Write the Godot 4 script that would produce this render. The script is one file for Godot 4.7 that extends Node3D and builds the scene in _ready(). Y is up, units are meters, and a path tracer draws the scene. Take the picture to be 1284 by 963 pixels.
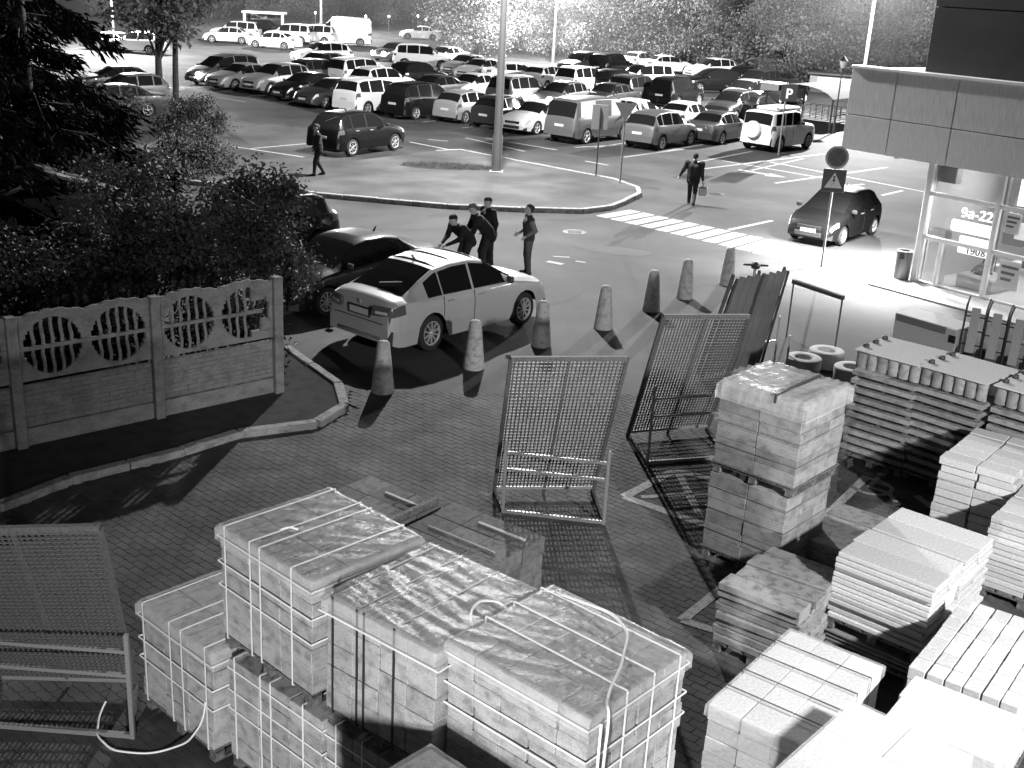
extends Node3D
# A shop's car park at night, seen from a wall camera. Units metres, y up.

class MB:                                       # collects triangles; faces are given counter-clockwise seen from outside
	var v := PackedVector3Array()
	var n := PackedVector3Array()
	var c := PackedColorArray()
	var col := Color(1, 1, 1)
	var tinted := false
	func tri(a: Vector3, b: Vector3, d: Vector3) -> void:
		var q := (b - a).cross(d - a).normalized()
		trin(a, b, d, q, q, q)
	func trin(a: Vector3, b: Vector3, d: Vector3, na: Vector3, nb: Vector3, nd: Vector3) -> void:
		v.append(a); v.append(d); v.append(b)
		n.append(na); n.append(nd); n.append(nb)
		if tinted:
			c.append(col); c.append(col); c.append(col)
	func quad(a: Vector3, b: Vector3, d: Vector3, e: Vector3) -> void:
		tri(a, b, d); tri(a, d, e)
	func box(at: Vector3, size: Vector3, bs := Basis()) -> void:
		var x := bs.x * size.x / 2; var y := bs.y * size.y / 2; var z := bs.z * size.z / 2
		var p := []
		for i in 8:
			p.append(at + x * (1 if i & 1 else -1) + y * (1 if i & 2 else -1) + z * (1 if i & 4 else -1))
		quad(p[0], p[2], p[3], p[1]); quad(p[4], p[5], p[7], p[6]); quad(p[0], p[4], p[6], p[2])
		quad(p[1], p[3], p[7], p[5]); quad(p[2], p[6], p[7], p[3]); quad(p[0], p[1], p[5], p[4])
	func bar(a: Vector3, b: Vector3, w: float, h := -1.0) -> void:     # a square bar from a to b
		var d := b - a
		if h < 0: h = w
		var up := Vector3.UP if absf(d.normalized().y) < 0.95 else Vector3.BACK
		var x := d.normalized().cross(up).normalized()
		var y := x.cross(d.normalized())
		box((a + b) / 2, Vector3(w, h, d.length()), Basis(x, y, -d.normalized()))
	func cbox(at: Vector3, size: Vector3, r: float, bs := Basis()) -> void:   # a box with chamfered edges
		var h := size / 2
		var P := func(sx, sy, sz, k):
			var q := Vector3(sx * (h.x - (0.0 if k == 0 else r)), sy * (h.y - (0.0 if k == 1 else r)), sz * (h.z - (0.0 if k == 2 else r)))
			return at + bs * q
		for s in [-1, 1]:
			var f := [[P.call(s, -1, -1, 0), P.call(s, 1, -1, 0), P.call(s, 1, 1, 0), P.call(s, -1, 1, 0)], [P.call(-1, s, -1, 1), P.call(-1, s, 1, 1), P.call(1, s, 1, 1), P.call(1, s, -1, 1)], [P.call(-1, -1, s, 2), P.call(1, -1, s, 2), P.call(1, 1, s, 2), P.call(-1, 1, s, 2)]]
			for q in f:
				if s > 0: quad(q[0], q[1], q[2], q[3])
				else: quad(q[3], q[2], q[1], q[0])
			for t in [-1, 1]:
				var e := [[P.call(s, t, -1, 0), P.call(s, t, 1, 0), P.call(s, t, 1, 1), P.call(s, t, -1, 1)], [P.call(s, -1, t, 2), P.call(s, 1, t, 2), P.call(s, 1, t, 0), P.call(s, -1, t, 0)], [P.call(-1, s, t, 1), P.call(1, s, t, 1), P.call(1, s, t, 2), P.call(-1, s, t, 2)]]
				for q in e:
					if s * t < 0: quad(q[0], q[1], q[2], q[3])
					else: quad(q[3], q[2], q[1], q[0])
				for u in [-1, 1]:
					if s * t * u > 0: tri(P.call(s, t, u, 0), P.call(s, t, u, 1), P.call(s, t, u, 2))
					else: tri(P.call(s, t, u, 2), P.call(s, t, u, 1), P.call(s, t, u, 0))
	func grid(p: Array, around := false) -> void:      # rows of points, smooth
		var rows := p.size(); var cols: int = p[0].size()
		var nn := []
		for i in rows:
			var r := PackedVector3Array(); r.resize(cols); nn.append(r)
		var last := cols if around else cols - 1
		for i in rows - 1:
			for j in last:
				var k := (j + 1) % cols
				var q: Vector3 = (p[i + 1][k] - p[i][j]).cross(p[i + 1][j] - p[i][k])
				nn[i][j] += q; nn[i][k] += q; nn[i + 1][j] += q; nn[i + 1][k] += q
		for i in rows - 1:
			for j in last:
				var k := (j + 1) % cols
				var na: Vector3 = nn[i][j].normalized(); var nb: Vector3 = nn[i][k].normalized()
				var nc: Vector3 = nn[i + 1][k].normalized(); var nd: Vector3 = nn[i + 1][j].normalized()
				trin(p[i][j], p[i][k], p[i + 1][k], na, nb, nc); trin(p[i][j], p[i + 1][k], p[i + 1][j], na, nc, nd)
	func tube(pts: Array, radii: Array, seg := 8) -> void:
		var rows := []
		var side := Vector3.RIGHT
		for i in pts.size():
			var d: Vector3 = (pts[mini(i + 1, pts.size() - 1)] - pts[maxi(i - 1, 0)]).normalized()
			side = (side - d * side.dot(d))
			side = side.normalized() if side.length() > 0.05 else d.cross(Vector3.FORWARD).normalized()
			var up := d.cross(side)
			var r := []
			for k in seg:
				var t := TAU * k / seg
				r.append(pts[i] + (side * cos(t) + up * sin(t)) * float(radii[mini(i, radii.size() - 1)]))
			rows.append(r)
		grid(rows, true)
		for e in [0, pts.size() - 1]:
			for k in seg:
				if e == 0: tri(pts[e], rows[e][(k + 1) % seg], rows[e][k])
				else: tri(pts[e], rows[e][k], rows[e][(k + 1) % seg])
	func lathe(prof: Array, seg := 16, xf := Transform3D()) -> void:   # profile of (radius, y), from the bottom up
		var rows := []
		for q in prof:
			var r := []
			for k in seg:
				var t := TAU * k / seg
				r.append(xf * Vector3(q.x * cos(t), q.y, -q.x * sin(t)))
			rows.append(r)
		grid(rows, true)
	func prism(poly: Array, y0: float, y1: float) -> void:             # a flat outline (x, z) between two heights
		var pk := PackedVector2Array(poly)
		if Geometry2D.is_polygon_clockwise(pk): pk.reverse()
		var t := Geometry2D.triangulate_polygon(pk)
		for i in range(0, t.size(), 3):
			var a := pk[t[i]]; var b := pk[t[i + 1]]; var d := pk[t[i + 2]]
			if (b - a).cross(d - a) > 0:
				var s := b; b = d; d = s
			tri(Vector3(a.x, y1, a.y), Vector3(b.x, y1, b.y), Vector3(d.x, y1, d.y))
			tri(Vector3(a.x, y0, a.y), Vector3(d.x, y0, d.y), Vector3(b.x, y0, b.y))
		for i in pk.size():
			var a := pk[i]; var b := pk[(i + 1) % pk.size()]
			quad(Vector3(b.x, y0, b.y), Vector3(a.x, y0, a.y), Vector3(a.x, y1, a.y), Vector3(b.x, y1, b.y))
	func mesh(xf = null) -> ArrayMesh:
		if xf != null:
			for i in v.size():
				v[i] = xf * v[i]; n[i] = (xf.basis * n[i]).normalized()
		var a := []
		a.resize(Mesh.ARRAY_MAX)
		a[Mesh.ARRAY_VERTEX] = v; a[Mesh.ARRAY_NORMAL] = n
		if tinted: a[Mesh.ARRAY_COLOR] = c
		var m := ArrayMesh.new()
		m.add_surface_from_arrays(Mesh.PRIMITIVE_TRIANGLES, a)
		return m

var used := {}
var rng := RandomNumberGenerator.new()
var tex := {}
var M := {}

func numbered(called: String) -> String:
	used[called] = used.get(called, -1) + 1
	return called if used[called] == 0 else "%s_%03d" % [called, used[called]]

func tag(o: Node3D, label: String, category := "", group := "", kind := "") -> Node3D:
	if label: o.set_meta("label", label)
	if category: o.set_meta("category", category)
	if group: o.set_meta("group", group)
	if kind: o.set_meta("kind", kind)
	return o

func thing(called: String, label: String, category: String, at := Vector3.ZERO, yaw := 0.0, group := "") -> Node3D:
	var o := Node3D.new()
	o.name = numbered(called)
	add_child(o)
	o.position = at
	o.rotation_degrees.y = yaw
	return tag(o, label, category, group)

func put(called: String, mesh: Mesh, m: Material, parent: Node3D = null, at := Vector3.ZERO) -> MeshInstance3D:
	var o := MeshInstance3D.new()
	o.mesh = mesh
	o.material_override = m
	o.name = numbered(called) if parent == null else called
	(self if parent == null else parent).add_child(o, true)
	o.position = at
	return o

func part(called: String, mb: MB, m: Material, parent: Node3D = null) -> MeshInstance3D:
	return put(called, mb.mesh(), m, parent)

func ground_piece(called: String, mb: MB, m: Material, kind := "structure") -> MeshInstance3D:
	var o := part(called, mb, m)
	o.set_meta("kind", kind)
	return o

func dup(src: Node3D, at: Vector3, yaw: float, label: String, called := "") -> Node3D:
	var o: Node3D = src.duplicate()
	o.name = numbered(called if called else str(src.get_meta("base", src.name)))
	add_child(o)
	o.position = at
	o.rotation_degrees.y = yaw
	o.set_meta("label", label)
	return o

func noise_tex(key: String, freq: float, lo: float, hi: float, kind := FastNoiseLite.TYPE_SIMPLEX_SMOOTH, oct := 4, size := 512, as_normal := false, bump := 4.0, mid := -1.0) -> NoiseTexture2D:
	if tex.has(key): return tex[key]
	var f := FastNoiseLite.new()
	f.seed = key.hash() % 10000
	f.noise_type = kind
	f.frequency = freq
	f.fractal_octaves = oct
	var t := NoiseTexture2D.new()
	t.width = size; t.height = size; t.seamless = true
	t.noise = f
	t.as_normal_map = as_normal
	t.bump_strength = bump
	if not as_normal:
		var g := Gradient.new()
		g.set_color(0, Color(lo, lo, lo)); g.set_color(1, Color(hi, hi, hi))
		if mid >= 0: g.add_point(0.5, Color(mid, mid, mid))
		t.color_ramp = g
	tex[key] = t
	return t

# grey: linear base colour. tx: [key of a noise texture, metres per repeat]
func mat(key: String, grey: float, rough := 0.8, metal := 0.0, tx := "", rep := 1.0, nrm := "", depth := 0.6, world := true) -> StandardMaterial3D:
	if M.has(key): return M[key]
	var m := StandardMaterial3D.new()
	m.resource_name = key
	m.albedo_color = Color(grey, grey, grey).linear_to_srgb()
	m.roughness = rough
	m.metallic = metal
	if tx or nrm:
		m.uv1_triplanar = true
		m.uv1_world_triplanar = world
		m.uv1_scale = Vector3.ONE / rep
	if tx: m.albedo_texture = tex[tx]
	if nrm:
		m.normal_enabled = true
		m.normal_texture = tex[nrm]
		m.normal_scale = depth
	M[key] = m
	return m

func detail(m: StandardMaterial3D, t: String, rep: float) -> void:      # a second, coarser pattern over the first
	m.detail_enabled = true
	m.detail_blend_mode = BaseMaterial3D.BLEND_MODE_MUL
	m.detail_albedo = tex[t]
	m.detail_uv_layer = BaseMaterial3D.DETAIL_UV_2
	m.uv2_triplanar = true
	m.uv2_world_triplanar = true
	m.uv2_scale = Vector3.ONE / rep

func glow(key: String, energy: float) -> StandardMaterial3D:
	if M.has(key): return M[key]
	var m := StandardMaterial3D.new()
	m.albedo_color = Color(0.8, 0.8, 0.8)
	m.emission_enabled = true
	m.emission = Color.WHITE
	m.emission_energy_multiplier = energy
	M[key] = m
	return m

func lot(a: float, b: float) -> Vector3:          # the car park's own grid: a along the rows, b across them
	return Vector3(0.819 * a + 0.574 * b, 0, 0.574 * a - 0.819 * b)

func materials() -> void:
	noise_tex("fine", 0.05, 0.72, 1.0)
	noise_tex("faint", 0.03, 0.82, 1.0)
	noise_tex("grain", 0.16, 0.6, 1.0, FastNoiseLite.TYPE_SIMPLEX_SMOOTH, 3)
	noise_tex("blotch", 0.012, 0.5, 1.0, FastNoiseLite.TYPE_SIMPLEX_SMOOTH, 5)
	noise_tex("stain", 0.02, 0.6, 1.0, FastNoiseLite.TYPE_SIMPLEX_SMOOTH, 5, 512, false, 4, 0.94)
	noise_tex("cells", 0.06, 0.75, 1.0, FastNoiseLite.TYPE_CELLULAR, 2)
	noise_tex("rough_n", 0.12, 0, 1, FastNoiseLite.TYPE_SIMPLEX_SMOOTH, 3, 512, true, 5.0)
	noise_tex("soft_n", 0.02, 0, 1, FastNoiseLite.TYPE_SIMPLEX_SMOOTH, 4, 512, true, 8.0)
	noise_tex("bark", 0.03, 0.5, 1.0, FastNoiseLite.TYPE_VALUE, 4)
	detail(mat("asphalt", 0.115, 0.82, 0.0, "grain", 0.9, "rough_n", 0.5), "blotch", 23.0)
	mat("patch", 0.085, 0.85, 0.0, "grain", 0.7, "rough_n", 0.5)
	detail(mat("island", 0.15, 0.85, 0.0, "grain", 0.7, "rough_n", 0.5), "blotch", 17.0)
	detail(mat("bed", 0.145, 0.95, 0.0, "grain", 0.4, "rough_n", 0.9), "blotch", 5.0)
	detail(mat("soil", 0.05, 1.0, 0.0, "grain", 0.8, "rough_n", 1.0), "stain", 4.0)
	detail(mat("line", 0.62, 0.7, 0.0, "stain", 1.3), "grain", 0.4)
	detail(mat("zebra", 0.55, 0.65, 0.0, "fine", 1.1), "stain", 4.0)
	detail(mat("worn_line", 0.6, 0.75, 0.0, "stain", 0.8), "grain", 0.3)
	for i in 4:
		detail(mat("paver%d" % i, [0.15, 0.165, 0.18, 0.14][i], 0.85, 0.0, "grain", 0.35, "rough_n", 0.25), "blotch", 6.0)
	detail(mat("kerb", 0.42, 0.85, 0.0, "fine", 0.9, "rough_n", 0.4), "stain", 2.1)
	detail(mat("concrete", 0.31, 0.85, 0.0, "fine", 0.8, "rough_n", 0.5), "stain", 2.7)
	detail(mat("fence_brick", 0.3, 0.9, 0.0, "fine", 0.5, "rough_n", 0.8), "stain", 1.9)
	detail(mat("bollard", 0.75, 0.85, 0.0, "fine", 0.7, "rough_n", 0.25), "stain", 1.6)
	mat("rust", 0.12, 0.75, 0.3, "stain", 0.5, "rough_n", 0.4, false)
	mat("steel", 0.45, 0.45, 0.5, "fine", 0.4, "", 1, false)
	mat("galv", 0.34, 0.5, 0.3, "fine", 0.7)
	mat("dark_steel", 0.06, 0.5, 0.4)
	mat("wire", 0.12, 0.6, 0.2, "fine", 0.3, "", 1, false)
	mat("sheet_tile", 0.26, 0.6, 0.0, "fine", 0.6, "", 1, false)
	for i in 4:
		detail(mat("block%d" % i, [0.6, 0.56, 0.64, 0.52][i], 0.9, 0.0, "fine", 0.45, "rough_n", 0.35), "stain", 1.4)
		detail(mat("dull%d" % i, [0.2, 0.23, 0.17, 0.26][i], 0.85, 0.0, "fine", 0.5, "rough_n", 0.5), "stain", 1.1)
		mat("pale%d" % i, [0.62, 0.58, 0.66, 0.54][i], 0.8, 0.0, "faint", 0.6, "rough_n", 0.2)
		detail(mat("slab%d" % i, [0.4, 0.36, 0.44, 0.32][i], 0.85, 0.0, "fine", 0.5, "rough_n", 0.5), "stain", 1.7)
	mat("strap", 0.85, 0.5)
	mat("dark_strap", 0.03, 0.5)
	mat("wood", 0.22, 0.85, 0.0, "bark", 0.5, "rough_n", 0.5, false)
	var film := mat("film", 0.8, 0.3, 0.0, "", 1.0, "soft_n", 0.5)
	film.uv1_scale = Vector3(1.3, 1.3, 5.0)
	film.transparency = BaseMaterial3D.TRANSPARENCY_ALPHA
	film.albedo_color.a = 0.27
	mat("bark_m", 0.07, 0.95, 0.0, "bark", 0.7, "rough_n", 1.0)
	for i in 3:
		var l := mat("leaf%d" % i, [0.02, 0.042, 0.15][i], 0.7)
		l.backlight_enabled = true
		l.backlight = Color(0.14, 0.14, 0.14)
	for i in 3:
		var tl := mat("tree_leaf%d" % i, [0.06, 0.16, 0.28][i], 0.7)
		tl.backlight_enabled = true
		tl.backlight = Color(0.25, 0.25, 0.25)
	mat("needle", 0.012, 1.0).metallic_specular = 0.15
	mat("grass", 0.07, 0.8)
	mat("tyre", 0.02, 0.85)
	mat("black", 0.012, 0.6)
	mat("plastic", 0.035, 0.55)
	mat("glass", 0.012, 0.04)
	mat("lens", 0.55, 0.1)
	mat("tail", 0.1, 0.15)
	mat("plate", 0.6, 0.5)
	mat("alloy", 0.55, 0.35, 0.4)
	for q in [["white", 0.78], ["silver", 0.52], ["grey", 0.13], ["dark", 0.03], ["jet", 0.008], ["mid", 0.32]]:
		var p := mat("paint_" + q[0], q[1], 0.42, 0.25 if q[0] in ["silver", "grey", "mid"] else 0.0)
		p.clearcoat_enabled = true; p.clearcoat = 0.25 if q[0] == "jet" else 0.5; p.metallic_specular = 0.2 if q[0] == "jet" else 0.5; p.clearcoat_roughness = 0.05
	var cl := StandardMaterial3D.new()
	cl.vertex_color_use_as_albedo = true
	cl.roughness = 0.85
	M["cloth"] = cl
	mat("fascia", 0.72, 0.6, 0.0, "faint", 2.0)
	M.fascia.uv1_scale = Vector3(1.8, 0.14, 1.8)
	mat("wall_dark", 0.02, 0.5, 0.0, "blotch", 5.0)
	mat("white_frame", 0.8, 0.45)
	mat("shop_floor", 0.55, 0.35, 0.0, "fine", 2.0)
	mat("shop_wall", 0.2, 0.8)
	mat("shelf_dark", 0.05, 0.6)
	mat("shelf_mid", 0.2, 0.6)
	var pane := mat("pane", 1.0, 0.03)
	pane.transparency = BaseMaterial3D.TRANSPARENCY_ALPHA
	pane.albedo_color = Color(1, 1, 1, 0.08)
	glow("lamp_face", 12.0)
	glow("shop_panel", 5.0)
	glow("head_lamp", 60.0)
	glow("sign_face", 1.6)

func _ready() -> void:
	rng.seed = 7
	# camera
	var cam := Camera3D.new()
	cam.name = "camera"
	add_child(cam)
	cam.position = Vector3(0, 7, 0)
	cam.rotation = Vector3(deg_to_rad(-19.4), 0, 0.0545)
	cam.fov = 36.74
	cam.near = 0.2
	cam.far = 600.0
	# night sky
	var sky := ProceduralSkyMaterial.new()
	sky.sky_top_color = Color(0.03, 0.03, 0.03)
	sky.sky_horizon_color = Color(0.09, 0.09, 0.09)
	sky.ground_bottom_color = Color(0.03, 0.03, 0.03)
	sky.ground_horizon_color = Color(0.05, 0.05, 0.05)
	var env := Environment.new()
	env.background_mode = Environment.BG_SKY
	env.sky = Sky.new()
	env.sky.sky_material = sky
	env.tonemap_mode = Environment.TONE_MAPPER_LINEAR
	env.tonemap_exposure = 1.0
	env.volumetric_fog_enabled = true
	env.volumetric_fog_density = 0.0
	env.sdfgi_enabled = true; env.ssao_enabled = true; env.ssil_enabled = true
	var we := WorldEnvironment.new()
	we.name = "world_environment"
	we.environment = env
	add_child(we)
	materials()
	build_ground()
	build_lamps()
	build_store()
	build_fence()
	build_trees()
	build_cars()
	build_bollards()
	build_panels()
	build_pallets()
	build_street_things()
	build_people()

func ribbon(mb: MB, a: Vector2, b: Vector2, w: float, y: float) -> void:
	var s := (b - a).normalized().orthogonal() * w / 2
	mb.quad(Vector3(a.x + s.x, y, a.y + s.y), Vector3(b.x + s.x, y, b.y + s.y), Vector3(b.x - s.x, y, b.y - s.y), Vector3(a.x - s.x, y, a.y - s.y))
	if mb.n[-1].y < 0:
		for i in range(mb.v.size() - 6, mb.v.size(), 3):
			var t := mb.v[i + 1]; mb.v[i + 1] = mb.v[i + 2]; mb.v[i + 2] = t
			for k in 3: mb.n[i + k] = Vector3.UP

func sheet(mb: MB, poly: Array, y: float) -> void:
	var pk := PackedVector2Array(poly)
	var t := Geometry2D.triangulate_polygon(pk)
	for i in range(0, t.size(), 3):
		var a := pk[t[i]]; var b := pk[t[i + 1]]; var d := pk[t[i + 2]]
		if (b - a).cross(d - a) > 0:
			var s := b; b = d; d = s
		mb.tri(Vector3(a.x, y, a.y), Vector3(b.x, y, b.y), Vector3(d.x, y, d.y))

func kerb_run(called: String, pts: Array, w: float, h: float, label := "") -> void:
	var root := thing(called, label, "", Vector3.ZERO)
	root.set_meta("kind", "structure")
	for i in pts.size() - 1:
		var a: Vector2 = pts[i]; var b: Vector2 = pts[i + 1]
		var l := a.distance_to(b)
		var n := maxi(1, roundi(l / 1.0))
		var d := (b - a) / l
		for k in n:
			var m := a + d * (k + 0.5) * l / n
			var mb := MB.new()
			mb.cbox(Vector3.ZERO, Vector3(l / n - 0.012, h + 0.1, w), 0.015)
			var o := part("kerb_stone", mb, M.kerb, root)
			o.position = Vector3(m.x + rng.randf_range(-0.008, 0.008), h / 2 - 0.05 + rng.randf_range(-0.006, 0.006), m.y + rng.randf_range(-0.008, 0.008))
			o.rotation.y = atan2(-d.y, d.x) + rng.randf_range(-0.01, 0.01)

var footprints := []                               # where stacks stand, so that hidden paving is not picked out

func build_ground() -> void:
	var mb := MB.new()
	sheet(mb, [Vector2(-300, 60), Vector2(300, 60), Vector2(300, -400), Vector2(-300, -400)], 0.0)
	var ground := ground_piece("ground", mb, M.asphalt)
	# painted lines of the parking bays
	for l in [[4.2,-49.6,7.2,-53.2],[7.2,-47.4,13.8,-54.2],[9.7,-44.8,15.8,-50.9],[10.6,-50.6,15.1,-45.1],[13.4,-43.3,14.6,-44.7],[12.4,-44.9,13.4,-45.8],[6.4,-35.2,8.1,-37.1],[-11.8,-46.7,-8.5,-44.9],[-11.0,-46.2,-9.1,-48.5],[-16.8,-64.0,-14.9,-62.4],[-5.0,-50.7,-1.9,-47.8],[-2.7,-53.0,0.0,-49.7],[-1.8,-53.3,1.4,-50.7],[2.5,-47.9,3.4,-47.1],[2.2,-51.8,4.1,-53.3],[-4.3,-51.8,-3.4,-51.6],[8.5,-50.2,12.3,-46.5],[15.1,-45.1,17.6,-41.9]]:
		mb = MB.new()
		ribbon(mb, Vector2(l[0], l[1]), Vector2(l[2], l[3]), 0.16, 0.005)
		part("parking_line", mb, M.line, ground)
	for k in 16:                                    # bay lines between the first row of cars
		var p := lot(-57.6 + k * 2.52, 44.5); var q := lot(-57.6 + k * 2.52, 50.0)
		mb = MB.new()
		ribbon(mb, Vector2(p.x, p.z), Vector2(q.x, q.z), 0.12, 0.005)
		part("parking_line", mb, M.line, ground)
	mb = MB.new()
	ribbon(mb, Vector2(8.8, -47.8), Vector2(10.0, -46.8), 0.28, 0.006)
	mb.tri(Vector3(10.0, 0.006, -47.3), Vector3(9.6, 0.006, -46.5), Vector3(10.5, 0.006, -46.4))
	part("painted_arrow", mb, M.line, ground)
	for k in 13:                                    # the zebra crossing
		var t := (k + 0.5) / 13.0
		var p := Vector2(2.31, -36.36).lerp(Vector2(7.81, -30.96), t)
		var q := Vector2(3.5, -37.7).lerp(Vector2(9.0, -32.6), t)
		mb = MB.new()
		ribbon(mb, p, q, 0.46, 0.005)
		part("zebra_stripe", mb, M.zebra, ground)
	for l in [[0.75,-29.7,1.15,-29.45,0.2],[0.9,-30.3,1.35,-30.3,0.1],[1.5,-29.9,1.75,-29.8,0.1]]:
		mb = MB.new()
		ribbon(mb, Vector2(l[0], l[1]), Vector2(l[2], l[3]), l[4], 0.005)
		part("paint_patch", mb, M.worn_line, ground)
	for q in [[2.6, -31.5, 1.1, 0.5, 0.3], [-3.2, -33.5, 0.8, 1.7, 0.9], [5.2, -44.5, 1.6, 0.6, 0.7], [0.8, -26.2, 0.5, 1.3, 0.6], [-9.0, -52.5, 2.2, 0.7, 0.6], [7.5, -28.6, 0.9, 0.6, 0.2], [3.6, -22.4, 1.2, 0.8, 0.75]]:
		mb = MB.new()                               # repaired patches of newer asphalt
		var pp := []
		for k in 9:
			var t := TAU * k / 9.0
			pp.append(Vector2(q[0], q[1]) + Vector2(cos(t) * q[2], sin(t) * q[3]).rotated(q[4]) * rng.randf_range(0.85, 1.15))
		sheet(mb, pp, 0.0035)
		part("asphalt_patch", mb, M.patch, ground)
	for q in [[1.6, -33.6], [-4.6, -30.4], [6.9, -41.6]]:
		mb = MB.new()
		mb.lathe([Vector2(0.36, 0), Vector2(0.36, 0.008), Vector2(0.3, 0.008), Vector2(0.295, 0.004), Vector2(0, 0.004)], 20, Transform3D(Basis(), Vector3(q[0], 0, q[1])))
		for k in 6: mb.box(Vector3(q[0], 0.006, q[1] - 0.2 + k * 0.08), Vector3(0.4, 0.004, 0.03))
		part("drain_cover", mb, M.dark_steel, ground)
	# raised island with the tall lamp
	var isl := [Vector2(-14, -38.5), Vector2(-8.4, -37.36), Vector2(-5.7, -36.75), Vector2(-2.35, -36.15), Vector2(0, -36.3), Vector2(1.93, -36.6), Vector2(2.9, -37.5), Vector2(3.5, -38.8), Vector2(4.05, -40.2), Vector2(4.1, -41.4), Vector2(3.4, -42.9), Vector2(-2.7, -48.3), Vector2(-3.6, -47.6), Vector2(-6.6, -43.6), Vector2(-14, -42)]
	mb = MB.new()
	mb.prism(isl, -0.1, 0.14)
	ground_piece("traffic_island", mb, M.island)
	kerb_run("island_kerb", isl.slice(0, 13), 0.17, 0.155)
	mb = MB.new()
	var rows := []
	for i in 7:
		var r := []
		for k in 18:
			var t := TAU * k / 18
			var s := 1.0 - i / 6.0
			r.append(Vector3(cos(t) * 2.1 * s * (1 + 0.1 * sin(3 * t)), 0.13 + 0.05 * sqrt(i / 6.0), -sin(t) * 0.75 * s))
		rows.append(r)
	mb.grid(rows, true)
	var tuft := ground_piece("worn_turf", mb, M.soil)
	tuft.position = Vector3(-2.7, 0, -43.6); tuft.rotation_degrees.y = 10
	blades("island_grass", Vector3(-2.7, 0.14, -43.6), 1.9, 0.65, 1400, 0.1)
	# fence strip: raised pavement between the kerb and the fence
	var strip := [Vector2(-12.4, -7.6), Vector2(-6.67, -13.7), Vector2(-6.09, -14.68), Vector2(-4.86, -15.85), Vector2(-4.21, -16.65), Vector2(-3.1, -17.25), Vector2(-2.78, -18.1), Vector2(-3.05, -19.1), Vector2(-4.35, -21.0), Vector2(-16, -10)]
	mb = MB.new()
	mb.prism(strip, -0.1, 0.09)
	ground_piece("pavement", mb, M.soil)
	kerb_run("roadside_kerb", strip.slice(0, 9), 0.17, 0.13)
	build_paving()

func blades(called: String, at: Vector3, rx: float, rz: float, count: int, h: float) -> void:
	var mb := MB.new()
	mb.tri(Vector3(-0.012, 0, 0), Vector3(0.012, 0, 0), Vector3(0.01, 1, 0.25))
	var mm := MultiMesh.new()
	mm.transform_format = MultiMesh.TRANSFORM_3D
	mm.mesh = mb.mesh()
	mm.instance_count = count
	for i in count:
		var t := rng.randf() * TAU; var r := sqrt(rng.randf())
		var b := Basis(Vector3.UP, rng.randf() * TAU).scaled(Vector3(1, h * rng.randf_range(0.4, 1.3), h))
		mm.set_instance_transform(i, Transform3D(b, at + Vector3(cos(t) * r * rx, 0.02, sin(t) * r * rz)))
	var o := MultiMeshInstance3D.new()
	o.multimesh = mm
	o.material_override = M.grass
	o.name = numbered(called)
	add_child(o)
	tag(o, "sparse short grass in the worn turf of the traffic island", "grass", "", "stuff")

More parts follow.
